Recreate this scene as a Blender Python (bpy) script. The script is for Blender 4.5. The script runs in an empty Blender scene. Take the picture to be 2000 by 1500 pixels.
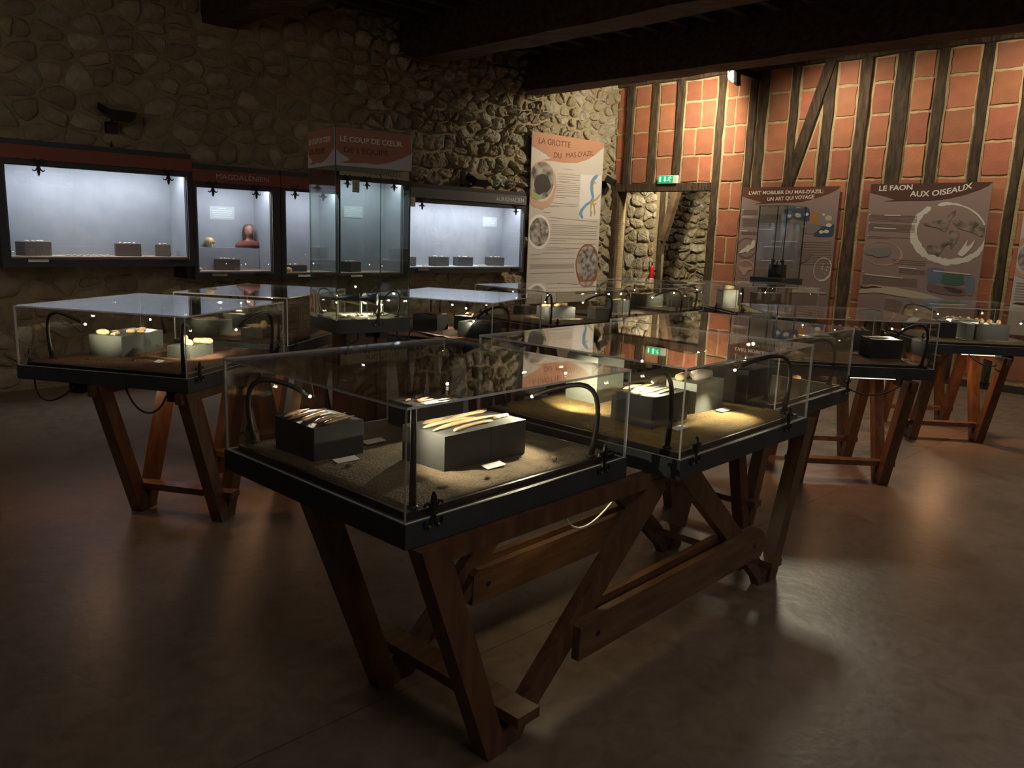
import bpy, math, random
from mathutils import Vector, Matrix
random.seed(7)
SC = bpy.context.scene
COL = SC.collection
R = math.radians

# ------------------------------------------------------------------ camera
def camera_matrix(pitch, roll, loc):
    cp, sp = math.cos(pitch), math.sin(pitch)
    fwd = Vector((0, cp, -sp)); right = Vector((1, 0, 0)); up = Vector((0, sp, cp))
    c, s = math.cos(roll), math.sin(roll)
    r2 = right * c + up * s; u2 = up * c - right * s
    m = Matrix.Identity(4)
    for i in range(3):
        m[i][0] = r2[i]; m[i][1] = u2[i]; m[i][2] = -fwd[i]; m[i][3] = loc[i]
    return m
cam = bpy.data.objects.new('camera', bpy.data.cameras.new('camera'))
COL.objects.link(cam)
cam.data.sensor_width = 36.0
cam.data.lens = 1558.6 / 2000 * 36
cam.data.clip_start = 0.05
cam.matrix_world = camera_matrix(0.1879, 0.0363, (0, 0, 1.6))
SC.camera = cam

# ------------------------------------------------------------------ world, exposure
w = bpy.data.worlds.new('night'); SC.world = w; w.use_nodes = True
w.node_tree.nodes['Background'].inputs[0].default_value = (0.02, 0.018, 0.015, 1)
w.node_tree.nodes['Background'].inputs[1].default_value = 0.02
SC.view_settings.view_transform = 'Standard'; SC.view_settings.look = 'None'
SC.view_settings.exposure = 0.0; SC.view_settings.gamma = 1.0
SC.view_settings.use_curve_mapping = False
try:
    SC.cycles.transparent_max_bounces = 48
    SC.cycles.max_bounces = 8; SC.cycles.diffuse_bounces = 3; SC.cycles.glossy_bounces = 5
    SC.cycles.sample_clamp_indirect = 4.0
    SC.cycles.caustics_reflective = False; SC.cycles.caustics_refractive = False
except Exception:
    pass

# ------------------------------------------------------------------ wall frames
AL = R(44.5); AR = R(-45.09)
dl = Vector((math.cos(AL), math.sin(AL), 0)); nl = Vector((math.sin(AL), -math.cos(AL), 0))
dr = Vector((math.cos(AR), math.sin(AR), 0)); nr = Vector((math.sin(AR), -math.cos(AR), 0))
OL = Vector((1.95, 13.6, 0)); OR_ = OL - dl * 0.62
UP = Vector((0, 0, 1))
def frame(x, y, z, o):
    m = Matrix.Identity(4)
    for i in range(3):
        m[i][0] = x[i]; m[i][1] = y[i]; m[i][2] = z[i]; m[i][3] = o[i]
    return m
FL = frame(dl, UP, nl, OL)          # stone wall: x along the wall, y up, z into the room
FR = frame(dr, UP, nr, OR_)         # half-timbered wall

# ------------------------------------------------------------------ room lamps and added fill lights
def lamp(name, kind, loc, aim, energy, color, size=.1, spot=60, blend=.5, size_y=None, parent=None):
    d = bpy.data.lights.new(name, kind); d.energy = energy; d.color = color
    if kind == 'AREA':
        d.size = size
        if size_y: d.shape = 'RECTANGLE'; d.size_y = size_y
    else:
        d.shadow_soft_size = size
    if kind == 'SPOT':
        d.spot_size = R(spot); d.spot_blend = blend
    o = bpy.data.objects.new(name, d); COL.objects.link(o)
    if aim is not None:
        q = (Vector(aim) - Vector(loc)).to_track_quat('-Z', 'Y')
        o.matrix_world = Matrix.Translation(Vector(loc)) @ q.to_matrix().to_4x4()
    else:
        o.location = loc
    return o
WARM = (1.0, .80, .50)
flood_pos = FR @ Vector((2.34, 3.70, .92))
lamp('flood_light', 'SPOT', flood_pos, FR @ Vector((.2, 2.3, .2)), 300, (1, .87, .63), .20, 150, 1.0)
lamp('flood_light_beyond', 'SPOT', FR @ Vector((3.5, 3.86, 1.15)), FR @ Vector((3.8, 2.0, .2)), 105, (1, .86, .64), .10, 140, .8)
lamp('flood_light_edge', 'SPOT', FR @ Vector((6.1, 3.86, 1.15)), FR @ Vector((5.7, 2.2, .3)), 105, (1, .86, .64), .10, 150, .8)
lamp('flood_light_room', 'SPOT', FR @ Vector((4.0, 3.86, 1.10)), FR @ Vector((4.6, .0, 5.2)), 270, (1, .90, .68), .32, 90, .9)
lamp('corridor_light', 'SPOT', FR @ Vector((1.0, 2.85, -.26)), FR @ Vector((-.30, 1.5, -1.25)), 260, (1, .88, .62), .06, 125, .8)
lamp('corridor_light_low', 'SPOT', FR @ Vector((1.9, 2.9, -1.3)), FR @ Vector((.4, 1.5, -2.7)), 50, (1, .86, .60), .06, 120, .8)
lamp('ceiling_fill', 'AREA', (.6, 1.2, 3.9), (.6, 1.3, 0), 15, (1, .90, .78), 2.5)  # added unseen fill for the low ambient light, no fixture
lamp('ceiling_fill_far', 'AREA', (4.5, 5.0, 3.4), (4.5, 5.1, 0), 20, (1, .87, .70), 1.6)  # second added fill without a fixture, lifts the far side
lamp('wall_fill', 'AREA', (-3.6, 3.6, 2.7), FL @ Vector((-7.4, 1.1, 0)), 9, (1, .86, .66), 1.2)  # added fill that brightens the stone wall and showcase fronts
lamp('room_fill', 'AREA', (3.2, -1.6, 3.3), (1.0, 3.4, .8), 34, (1, .93, .84), 1.8)  # added soft fill from behind the camera, no real source

# ------------------------------------------------------------------ materials
MATS = {}
def mat(name, color, rough=.6, metal=0.0, var=0.0, vscale=8.0, color2=None, bump=0.0, bscale=40.0, rnd=0.0, emit=None, estr=0.0, coat=0.0, spec=None, stretch=None, detail=4):
    if name in MATS: return MATS[name]
    m = bpy.data.materials.new(name); m.use_nodes = True
    nt = m.node_tree; b = nt.nodes['Principled BSDF']
    b.inputs['Base Color'].default_value = (*color, 1)
    b.inputs['Roughness'].default_value = rough; b.inputs['Metallic'].default_value = metal
    if coat: b.inputs['Coat Weight'].default_value = coat; b.inputs['Coat Roughness'].default_value = .2
    if spec is not None: b.inputs['Specular IOR Level'].default_value = spec
    last = None
    if color2 is not None or rnd or bump:
        tc = nt.nodes.new('ShaderNodeTexCoord'); mp = nt.nodes.new('ShaderNodeMapping')
        nt.links.new(tc.outputs['Object'], mp.inputs[0])
        if stretch: mp.inputs['Scale'].default_value = stretch
    if color2 is not None:
        n = nt.nodes.new('ShaderNodeTexNoise'); n.inputs['Scale'].default_value = vscale; n.inputs['Detail'].default_value = detail
        nt.links.new(mp.outputs[0], n.inputs['Vector'])
        cr = nt.nodes.new('ShaderNodeValToRGB'); cr.color_ramp.elements[0].position = .35; cr.color_ramp.elements[1].position = .65
        cr.color_ramp.elements[0].color = (*color, 1); cr.color_ramp.elements[1].color = (*color2, 1)
        nt.links.new(n.outputs['Fac'], cr.inputs[0]); last = cr.outputs[0]
    if rnd:
        oi = nt.nodes.new('ShaderNodeObjectInfo'); hs = nt.nodes.new('ShaderNodeHueSaturation')
        mr = nt.nodes.new('ShaderNodeMapRange'); mr.inputs['To Min'].default_value = 1 - rnd; mr.inputs['To Max'].default_value = 1 + rnd
        nt.links.new(oi.outputs['Random'], mr.inputs[0]); nt.links.new(mr.outputs[0], hs.inputs['Value'])
        mh = nt.nodes.new('ShaderNodeMapRange'); mh.inputs['To Min'].default_value = .5 - rnd * .035; mh.inputs['To Max'].default_value = .5 + rnd * .035
        mm = nt.nodes.new('ShaderNodeMath'); mm.operation = 'FRACT'; mu = nt.nodes.new('ShaderNodeMath'); mu.operation = 'MULTIPLY'; mu.inputs[1].default_value = 37.7
        nt.links.new(oi.outputs['Random'], mu.inputs[0]); nt.links.new(mu.outputs[0], mm.inputs[0]); nt.links.new(mm.outputs[0], mh.inputs[0]); nt.links.new(mh.outputs[0], hs.inputs['Hue'])
        if last is not None: nt.links.new(last, hs.inputs['Color'])
        else: hs.inputs['Color'].default_value = (*color, 1)
        last = hs.outputs[0]
    if last is not None: nt.links.new(last, b.inputs['Base Color'])
    if bump:
        n2 = nt.nodes.new('ShaderNodeTexNoise'); n2.inputs['Scale'].default_value = bscale; n2.inputs['Detail'].default_value = 6
        nt.links.new(mp.outputs[0], n2.inputs['Vector'])
        bp = nt.nodes.new('ShaderNodeBump'); bp.inputs['Strength'].default_value = bump; bp.inputs['Distance'].default_value = .02
        nt.links.new(n2.outputs['Fac'], bp.inputs['Height']); nt.links.new(bp.outputs[0], b.inputs['Normal'])
    if emit is not None:
        b.inputs['Emission Color'].default_value = (*emit, 1); b.inputs['Emission Strength'].default_value = estr
    MATS[name] = m
    return m

def glass_mat(name, tint, ior=1.49, rough=0.0, edge_light=0.0):
    m = bpy.data.materials.new(name); m.use_nodes = True; nt = m.node_tree
    for n in list(nt.nodes): nt.nodes.remove(n)
    out = nt.nodes.new('ShaderNodeOutputMaterial'); mix = nt.nodes.new('ShaderNodeMixShader')
    tr = nt.nodes.new('ShaderNodeBsdfTransparent'); gl = nt.nodes.new('ShaderNodeBsdfGlossy'); fr = nt.nodes.new('ShaderNodeFresnel')
    tr.inputs[0].default_value = (*tint, 1); gl.inputs['Roughness'].default_value = rough; gl.inputs[0].default_value = (1, 1, 1, 1)
    fr.inputs['IOR'].default_value = ior
    # the same thin-sheet reflectance from either side of the pane
    geo = nt.nodes.new('ShaderNodeNewGeometry'); mi = nt.nodes.new('ShaderNodeMapRange')
    mi.inputs['To Min'].default_value = ior; mi.inputs['To Max'].default_value = 1 / ior
    nt.links.new(geo.outputs['Backfacing'], mi.inputs[0]); nt.links.new(mi.outputs[0], fr.inputs['IOR'])
    nt.links.new(fr.outputs[0], mix.inputs[0]); nt.links.new(tr.outputs[0], mix.inputs[1]); nt.links.new(gl.outputs[0], mix.inputs[2])
    last = mix.outputs[0]
    if edge_light:
        m2 = nt.nodes.new('ShaderNodeMixShader'); df = nt.nodes.new('ShaderNodeBsdfDiffuse'); df.inputs[0].default_value = (.8, .8, .78, 1)
        m2.inputs[0].default_value = edge_light
        nt.links.new(last, m2.inputs[1]); nt.links.new(df.outputs[0], m2.inputs[2]); last = m2.outputs[0]
    nt.links.new(last, out.inputs[0])
    MATS[name] = m
    return m

M_glass = glass_mat('acrylic', (.985, .985, .975))
M_edge = glass_mat('acrylic_edge', (.75, .75, .72), 1.5, .15, .80)  # whitish diffuse paints the edges bright, as if light piped through them
M_towerglass = glass_mat('tower_glass', (.93, .965, .95))
M_toweredge = glass_mat('tower_glass_edge', (.25, .4, .33), 1.5, .15, .12)
M_slate = mat('slate_paint', (.034, .041, .047), .45, color2=(.044, .051, .057), vscale=12)
M_black = mat('black_iron', (.012, .012, .013), .42)
M_rubber = mat('black_rubber', (.012, .012, .012), .5)
M_steel = mat('bright_steel', (.6, .6, .58), .25, 1.0)
M_wood = mat('red_brown_wood', (.145, .068, .031), .38, color2=(.085, .037, .017), vscale=3, stretch=(9, 9, 1.5), bump=.05, bscale=30, coat=.25)
M_woodl = mat('red_brown_rail', (.175, .088, .042), .38, color2=(.10, .047, .022), vscale=3, stretch=(1.5, 9, 9), bump=.05, bscale=30, coat=.25)
M_timber = mat('old_timber', (.095, .060, .032), .8, color2=(.034, .021, .012), vscale=5, stretch=(6, 1, 6), bump=.6, bscale=14, rnd=.25)
M_beam = mat('beam_timber', (.085, .045, .026), .8, color2=(.034, .017, .010), vscale=4, stretch=(1, 5, 5), bump=.6, bscale=10)
M_mortar_l = mat('lime_mortar', (.34, .27, .165), .95, color2=(.26, .20, .115), vscale=3, bump=.8, bscale=18)
M_mortar_r = mat('yellow_mortar', (.58, .45, .25), .95, color2=(.47, .35, .18), vscale=6, bump=.5, bscale=30)
M_stone = [mat('limestone_a', (.40, .345, .25), .9, color2=(.29, .24, .165), vscale=9, bump=.9, bscale=28, rnd=.22),
           mat('limestone_b', (.45, .41, .33), .9, color2=(.30, .27, .21), vscale=11, bump=.9, bscale=28, rnd=.2),
           mat('limestone_c', (.34, .275, .18), .9, color2=(.25, .195, .125), vscale=8, bump=.9, bscale=24, rnd=.2)]
M_tile = mat('terracotta', (.46, .165, .085), .8, color2=(.38, .14, .075), vscale=5, bump=.25, bscale=40, rnd=.2)
M_tile2 = mat('terracotta_pale', (.42, .18, .10), .8, color2=(.40, .145, .08), vscale=5, bump=.25, bscale=40, rnd=.15)
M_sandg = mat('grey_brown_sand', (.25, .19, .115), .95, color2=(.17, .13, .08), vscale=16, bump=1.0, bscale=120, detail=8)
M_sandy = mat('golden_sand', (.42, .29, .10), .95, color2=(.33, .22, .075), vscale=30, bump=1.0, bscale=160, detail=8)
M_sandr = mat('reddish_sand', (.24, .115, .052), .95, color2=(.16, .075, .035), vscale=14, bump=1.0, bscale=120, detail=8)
M_plinth = mat('dark_plinth', (.055, .057, .056), .75)
M_plinthg = mat('grey_green_plinth', (.062, .070, .060), .75)
M_plinthd = mat('charcoal_plinth', (.028, .030, .030), .75)
M_plinthp = mat('pale_green_plinth', (.24, .265, .23), .7)
M_plinthb = mat('brown_plinth', (.10, .075, .065), .75)
M_bone = mat('ivory_bone', (.74, .55, .30), .6, color2=(.55, .36, .17), vscale=14, bump=.2, bscale=60)
M_boned = mat('dark_bone', (.40, .25, .12), .6, color2=(.16, .09, .045), vscale=10, bump=.2, bscale=60)
M_boner = mat('reddish_bone', (.55, .30, .18), .6, color2=(.42, .20, .11), vscale=12, bump=.2, bscale=60)
M_flint = mat('pale_flint', (.62, .56, .45), .6, color2=(.45, .38, .28), vscale=14, bump=.2, bscale=60)
M_card = mat('white_card', (.72, .70, .66), .8)
M_white = mat('white_paint', (.78, .78, .76), .6)
M_ink = mat('grey_ink', (.30, .28, .27), .8)
M_bulb = mat('lamp_tip_glow', (1, .9, .7), .3, emit=(1, .86, .6), estr=110)
M_boxin = mat('blue_grey_cloth', (.27, .285, .32), .9, color2=(.235, .25, .285), vscale=5)
M_caseframe = mat('slate_case_frame', (.040, .043, .050), .55)
M_bandred = mat('brick_red_band', (.23, .065, .040), .6)
M_bandgrey = mat('grey_band', (.16, .165, .18), .6)
M_bandbeige = mat('beige_band', (.60, .52, .38), .6)
M_shelf = mat('pale_wood_shelf', (.40, .28, .20), .6)
M_shelfw = mat('white_shelf', (.50, .50, .52), .6)
M_floorcolor = None

# ------------------------------------------------------------------ mesh helpers
class MB:
    def __init__(s): s.v = []; s.f = []; s.mi = []
    def add(s, vs, fs, mi=0, m=None):
        o = len(s.v)
        for p in vs:
            p = Vector(p)
            s.v.append(m @ p if m else p)
        for f in fs:
            s.f.append([i + o for i in f]); s.mi.append(mi)
        return s
    def box(s, x0, y0, z0, x1, y1, z1, m=None, mi=0):
        vs = [(x0, y0, z0), (x1, y0, z0), (x1, y1, z0), (x0, y1, z0), (x0, y0, z1), (x1, y0, z1), (x1, y1, z1), (x0, y1, z1)]
        return s.add(vs, [(3, 2, 1, 0), (4, 5, 6, 7), (0, 1, 5, 4), (1, 2, 6, 5), (2, 3, 7, 6), (3, 0, 4, 7)], mi, m)
    def bar(s, a, b, wx, wy, ref=(0, 1, 0), c0=0, c1=0, mi=0):
        """a square bar from a to b; wx across, wy along ref"""
        a = Vector(a); b = Vector(b); d = (b - a).normalized(); r = Vector(ref)
        y = (r - d * r.dot(d)).normalized(); x = y.cross(d)
        vs = []
        for p in (a, b):
            for sx, sy in ((-1, -1), (1, -1), (1, 1), (-1, 1)):
                vs.append(p + x * sx * wx / 2 + y * sy * wy / 2)
        return s.add(vs, [(3, 2, 1, 0), (4, 5, 6, 7), (0, 1, 5, 4), (1, 2, 6, 5), (2, 3, 7, 6), (3, 0, 4, 7)], mi)
    def prism(s, pts, z0, z1, m=None, mi=0):
        """pts counter-clockwise in xy, extruded z0..z1"""
        n = len(pts)
        area = sum(pts[i][0] * pts[(i + 1) % n][1] - pts[(i + 1) % n][0] * pts[i][1] for i in range(n))
        if area < 0: pts = pts[::-1]
        vs = [(p[0], p[1], z0) for p in pts] + [(p[0], p[1], z1) for p in pts]
        fs = [list(range(n))[::-1], list(range(n, 2 * n))] + [(i, (i + 1) % n, n + (i + 1) % n, n + i) for i in range(n)]
        return s.add(vs, fs, mi, m)
    def tube(s, path, rad, seg=8, caps=True, mi=0):
        path = [Vector(p) for p in path]; n = len(path)
        if not isinstance(rad, (list, tuple)): rad = [rad] * n
        t0 = (path[1] - path[0]).normalized()
        ref = Vector((0, 0, 1)) if abs(t0.z) < .9 else Vector((1, 0, 0))
        u = (ref - t0 * ref.dot(t0)).normalized()
        vs = []
        for i, p in enumerate(path):
            t = (path[min(i + 1, n - 1)] - path[max(i - 1, 0)]).normalized()
            u = (u - t * u.dot(t)).normalized(); v = t.cross(u)
            for k in range(seg):
                a = 2 * math.pi * k / seg
                vs.append(p + (u * math.cos(a) + v * math.sin(a)) * rad[i])
        fs = []
        for i in range(n - 1):
            for k in range(seg):
                k2 = (k + 1) % seg
                fs.append((i * seg + k, i * seg + k2, (i + 1) * seg + k2, (i + 1) * seg + k))
        if caps:
            fs.append(tuple(range(seg))[::-1]); fs.append(tuple((n - 1) * seg + k for k in range(seg)))
        return s.add(vs, fs, mi)
    def lathe(s, prof, seg=16, m=None, mi=0, sy=1.0):
        vs = []; fs = []
        n = len(prof)
        for r, z in prof:
            for k in range(seg):
                a = 2 * math.pi * k / seg
                vs.append((r * math.cos(a), r * math.sin(a) * sy, z))
        for i in range(n - 1):
            for k in range(seg):
                k2 = (k + 1) % seg
                fs.append((i * seg + k, i * seg + k2, (i + 1) * seg + k2, (i + 1) * seg + k))
        fs.append(tuple(range(seg))[::-1]); fs.append(tuple((n - 1) * seg + k for k in range(seg)))
        return s.add(vs, fs, mi, m)
    def build(s, name, mats, parent=None, smooth=False, mw=None):
        me = bpy.data.meshes.new(name)
        me.from_pydata([tuple(v) for v in s.v], [], s.f)
        if not isinstance(mats, (list, tuple)): mats = [mats]
        for m in mats: me.materials.append(m)
        if len(mats) > 1:
            for p, i in zip(me.polygons, s.mi): p.material_index = i
        if smooth:
            for p in me.polygons: p.use_smooth = True
        me.update()
        return link(name, me, parent, mw)
def link(name, me, parent=None, mw=None):
    o = bpy.data.objects.new(name, me); COL.objects.link(o)
    if parent is not None: o.parent = parent
    if mw is not None: o.matrix_local = mw
    return o
def tag(o, label, cat, group=None):
    o['label'] = label; o['category'] = cat
    if group: o['group'] = group
    return o
def structure(o, label=None):
    o['kind'] = 'structure'
    if label: o['label'] = label
    return o
def empty(name, mw, label=None, cat=None, group=None):
    o = bpy.data.objects.new(name, None); COL.objects.link(o)
    o.matrix_world = mw; o.empty_display_size = .05
    if label: tag(o, label, cat, group)
    return o
def T(x, y, z, yaw=0, pitch=0, roll=0):
    return Matrix.Translation((x, y, z)) @ Matrix.Rotation(R(yaw), 4, 'Z') @ Matrix.Rotation(R(pitch), 4, 'Y') @ Matrix.Rotation(R(roll), 4, 'X')
def bez(p0, p1, p2, p3, n=12):
    p0, p1, p2, p3 = map(Vector, (p0, p1, p2, p3)); out = []
    for i in range(n + 1):
        t = i / n; u = 1 - t
        out.append(p0 * u ** 3 + p1 * 3 * u * u * t + p2 * 3 * u * t * t + p3 * t ** 3)
    return out

def lettering(txt, x, y, h, mat_, parent, z=.002, width=None, bold=0.0, warp=None, slab=False, name='lettering', space=1.0, mw=None):
    """flat letters, lower-left at x,y, capital height h, optional width to fit"""
    cu = bpy.data.curves.new('t', 'FONT'); cu.body = txt; cu.size = 1.0; cu.offset = bold; cu.space_character = space
    cu.resolution_u = 4; cu.extrude = .004
    ob = bpy.data.objects.new('t', cu); COL.objects.link(ob)
    bpy.context.view_layer.update()
    me = bpy.data.meshes.new_from_object(ob.evaluated_get(bpy.context.evaluated_depsgraph_get()))
    bpy.data.objects.remove(ob); bpy.data.curves.remove(cu)
    xs = [v.co.x for v in me.vertices]; x0, x1 = min(xs), max(xs)
    sy = h / .73; sx = sy if width is None else width / (x1 - x0)
    for v in me.vertices:
        lx = (v.co.x - x0) * sx; ly = v.co.y * sy; lz = z + v.co.z * .15
        if warp: ly += warp(lx)
        v.co = (x + lx, y + ly, lz)
    me.name = name; me.materials.clear(); me.materials.append(mat_)
    return link(name, me, parent, mw)
# ================================================================== SETTING
# ---- floor
def floor_material():
    m = bpy.data.materials.new('brown_linoleum'); m.use_nodes = True; nt = m.node_tree; b = nt.nodes['Principled BSDF']
    tc = nt.nodes.new('ShaderNodeTexCoord')
    n1 = nt.nodes.new('ShaderNodeTexNoise'); n1.inputs['Scale'].default_value = 9; n1.inputs['Detail'].default_value = 8; n1.inputs['Distortion'].default_value = 1.2
    n2 = nt.nodes.new('ShaderNodeTexNoise'); n2.inputs['Scale'].default_value = 1.1; n2.inputs['Detail'].default_value = 3
    cr = nt.nodes.new('ShaderNodeValToRGB')
    cr.color_ramp.elements[0].position = .3; cr.color_ramp.elements[0].color = (.095, .064, .045, 1)
    cr.color_ramp.elements[1].position = .72; cr.color_ramp.elements[1].color = (.225, .165, .125, 1)
    mx = nt.nodes.new('ShaderNodeMath'); mx.operation = 'MULTIPLY_ADD'; mx.inputs[1].default_value = .65; mx.inputs[2].default_value = .17
    ad = nt.nodes.new('ShaderNodeMath'); ad.operation = 'MULTIPLY_ADD'; ad.inputs[1].default_value = .25
    nt.links.new(tc.outputs['Object'], n1.inputs['Vector']); nt.links.new(tc.outputs['Object'], n2.inputs['Vector'])
    nt.links.new(n1.outputs['Fac'], mx.inputs[0]); nt.links.new(n2.outputs['Fac'], ad.inputs[0]); nt.links.new(mx.outputs[0], ad.inputs[2])
    nt.links.new(ad.outputs[0], cr.inputs[0]); nt.links.new(cr.outputs[0], b.inputs['Base Color'])
    rr = nt.nodes.new('ShaderNodeMapRange'); rr.inputs['To Min'].default_value = .27; rr.inputs['To Max'].default_value = .46
    nt.links.new(n1.outputs['Fac'], rr.inputs[0]); nt.links.new(rr.outputs[0], b.inputs['Roughness'])
    bp = nt.nodes.new('ShaderNodeBump'); bp.inputs['Strength'].default_value = .16; bp.inputs['Distance'].default_value = .01
    n3 = nt.nodes.new('ShaderNodeTexNoise'); n3.inputs['Scale'].default_value = 22; n3.inputs['Detail'].default_value = 5
    nt.links.new(tc.outputs['Object'], n3.inputs['Vector']); nt.links.new(n3.outputs['Fac'], bp.inputs['Height']); nt.links.new(bp.outputs[0], b.inputs['Normal'])
    b.inputs['Specular IOR Level'].default_value = .5
    return m
M_floor = floor_material()
fl = MB().box(-14, -3.0, -.12, 16, 18, 0).build('floor', M_floor)
structure(fl, 'mottled brown linoleum floor with a soft sheen')
se = MB()
for dx in (0.0,):
    se.bar(OR_ + dr * 8.2 + nr * 1.0 + UP * .0006, OR_ + dr * 8.2 + nr * 14 + UP * .0003, .0022, .0006, ref=(0, 0, 1))
    se.bar(OR_ + dr * 6.2 + nr * 1.0 + UP * .0006, OR_ + dr * 6.2 + nr * 14 + UP * .0003, .0022, .0006, ref=(0, 0, 1))
se.build('floor_seam', mat('seam_brown', (.055, .038, .027), .6), fl)

# ---- plain walls behind the viewer, ceiling
M_plaster = mat('dim_plaster', (.24, .19, .13), .95, color2=(.19, .15, .10), vscale=2)
wb = MB().box(-15.5, 0, 12.0, 0.0, 4.3, 12.3, m=FL).build('wall_back', M_plaster); structure(wb)
wr = MB().box(14.0, 0, -.3, 14.3, 4.3, 15, m=FR).build('wall_near', M_plaster); structure(wr)
wc = MB().box(-15.3, 0, -.3, -15.0, 4.3, 12.3, m=FL).build('wall_far_left', M_plaster); structure(wc)

cl = MB().box(-16, 4.06, -4, 3, 4.2, 15, m=FL).build('ceiling', M_beam); structure(cl, 'dark board ceiling over heavy oak beams')
for i in range(34):
    o = .35 + i * .38
    j = MB().box(-15, 3.97, o, -.62, 4.06, o + .09, m=FL).build('joist', M_beam, cl)

def rough_beam(name, s0, s1, z0, z1, o1=13.0, corbel=False, seed=1, label=None):
    rnd = random.Random(seed); N = 46; vs = []; fs = []
    prof = [(s0, z0), ((s0 + s1) / 2, z0 - .004), (s1, z0), (s1, z1), (s0, z1), (s0, (z0 + z1) / 2)]
    k = len(prof)
    for i in range(N + 1):
        o = -.02 + o1 * i / N
        for (a, b) in prof:
            jz = rnd.uniform(-.010, .010) if b < z1 - .01 else 0
            ja = rnd.uniform(-.008, .008)
            if corbel and b < z0 + .02 and o < .45: b = b + .22 * (1 - max(o, 0) / .45) ** 2
            vs.append((a + ja, b + jz, o))
    for i in range(N):
        for q in range(k):
            q2 = (q + 1) % k
            fs.append((i * k + q, (i + 1) * k + q, (i + 1) * k + q2, i * k + q2))
    fs.append(tuple(range(k))); fs.append(tuple(N * k + q for q in range(k))[::-1])
    o = MB().add(vs, fs, 0, FL).build(name, M_beam)
    structure(o, label); return o
rough_beam('beam', -2.79, -2.43, 3.51, 4.04, 13.0, False, 3, 'heavy dark oak beam nearest the half-timbered wall')
rough_beam('beam', -4.90, -4.52, 3.555, 4.05, 13.0, True, 4, 'heavy dark oak beam with a rounded end over the white banner side')
rough_beam('beam', -7.28, -6.94, 3.545, 4.05, 13.0, False, 5, 'dark reddish oak beam over the long wall showcases')
rough_beam('beam', -9.6, -9.25, 3.55, 4.05, 13.0, False, 6)
rough_beam('beam', -11.9, -11.5, 3.55, 4.05, 13.0, False, 7)

# ---- stone walls: cells of a jittered grid, each stone a block with its own edges
def clip(poly, nx, ny, d):
    out = []; n = len(poly)
    for i in range(n):
        a = poly[i]; b = poly[(i + 1) % n]
        da = a[0] * nx + a[1] * ny - d; db = b[0] * nx + b[1] * ny - d
        if da <= 0: out.append(a)
        if (da < 0) != (db < 0) and da != db:
            t = da / (da - db); out.append((a[0] + (b[0] - a[0]) * t, a[1] + (b[1] - a[1]) * t))
    return out
def cells(x0, x1, y0, y1, sizefn, rnd):
    seeds = []
    y = y0; row = 0
    while y < y1:
        x = x0 - rnd.uniform(0, .2); rowh = sizefn((x0 + x1) / 2, y)[1] * rnd.uniform(.75, 1.25)
        while x < x1:
            wx, wy = sizefn(x, y)
            step = wx * rnd.uniform(.55, 1.45)
            seeds.append((x + step / 2 + rnd.uniform(-.1, .1) * wx, y + rowh * (.5 + rnd.uniform(-.34, .34))))
            if rnd.random() < .18: seeds.append((x + step * rnd.uniform(.1, .9), y + rowh * rnd.uniform(.0, 1.0)))
            x += step
        y += rowh; row += 1
    K = 1.25    # stones are wider than tall
    out = []
    for i, (sx, sy) in enumerate(seeds):
        poly = [(x0, y0), (x1, y0), (x1, y1), (x0, y1)]
        near = sorted((((tx - sx) / K) ** 2 + (ty - sy) ** 2, tx, ty) for j, (tx, ty) in enumerate(seeds) if j != i and abs(tx - sx) < 1.1 and abs(ty - sy) < .9)[:22]
        for _, tx, ty in near:
            nx, ny = (tx - sx) / (K * K), ty - sy
            mx, my = (tx + sx) / 2, (ty + sy) / 2
            poly = clip(poly, nx, ny, nx * mx + ny * my)
            if len(poly) < 3: break
        if len(poly) >= 3: out.append(((sx, sy), poly))
    return out
def stone_shape(poly, gap, h, rnd, rough):
    cx = sum(p[0] for p in poly) / len(poly); cy = sum(p[1] for p in poly) / len(poly)
    pts = []
    n = len(poly)
    for i in range(n):                      # knock the corners off, break the long edges
        a = poly[i]; b = poly[(i + 1) % n]; ln = math.hypot(b[0] - a[0], b[1] - a[1])
        for t in ((.2, .5, .8) if ln > .17 else (.25, .75) if ln > .05 else (.5,)):
            pts.append((a[0] + (b[0] - a[0]) * t, a[1] + (b[1] - a[1]) * t))
    rad = sum(math.hypot(p[0] - cx, p[1] - cy) for p in pts) / len(pts)
    ring = []
    for p in pts:
        d = math.hypot(p[0] - cx, p[1] - cy)
        k = max(.35, (d - gap * rnd.uniform(.5, 1.9)) / max(d, 1e-6))
        ring.append((cx + (p[0] - cx) * k, cy + (p[1] - cy) * k))
    m = len(ring); vs = []; fs = []
    tx, ty = rnd.uniform(-.5, .5) * rough, rnd.uniform(-.5, .5) * rough
    for kk, hh, jit in ((1.0, -.03, 0), (.97, .45 * h, .10), (.80, .86 * h, .22), (.42, 1.0 * h, .22)):
        for p in ring:
            x = cx + (p[0] - cx) * kk; y = cy + (p[1] - cy) * kk
            z = hh + (rnd.uniform(-1, 1) * jit * h * rough) + (tx * (x - cx) + ty * (y - cy)) * (1 if hh > 0 else 0) * min(1, h * 14)
            if kk < .9: x += rnd.uniform(-.05, .05) * rad; y += rnd.uniform(-.05, .05) * rad
            vs.append((x - cx, y - cy, z))
    vs.append((0, 0, h * rnd.uniform(.9, 1.08)))
    for q in range(3):
        for i in range(m):
            j = (i + 1) % m
            fs.append((q * m + i, q * m + j, (q + 1) * m + j, (q + 1) * m + i))
    for i in range(m): fs.append((3 * m + i, 3 * m + (i + 1) % m, 4 * m))
    return (cx, cy), vs, fs, m
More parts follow.
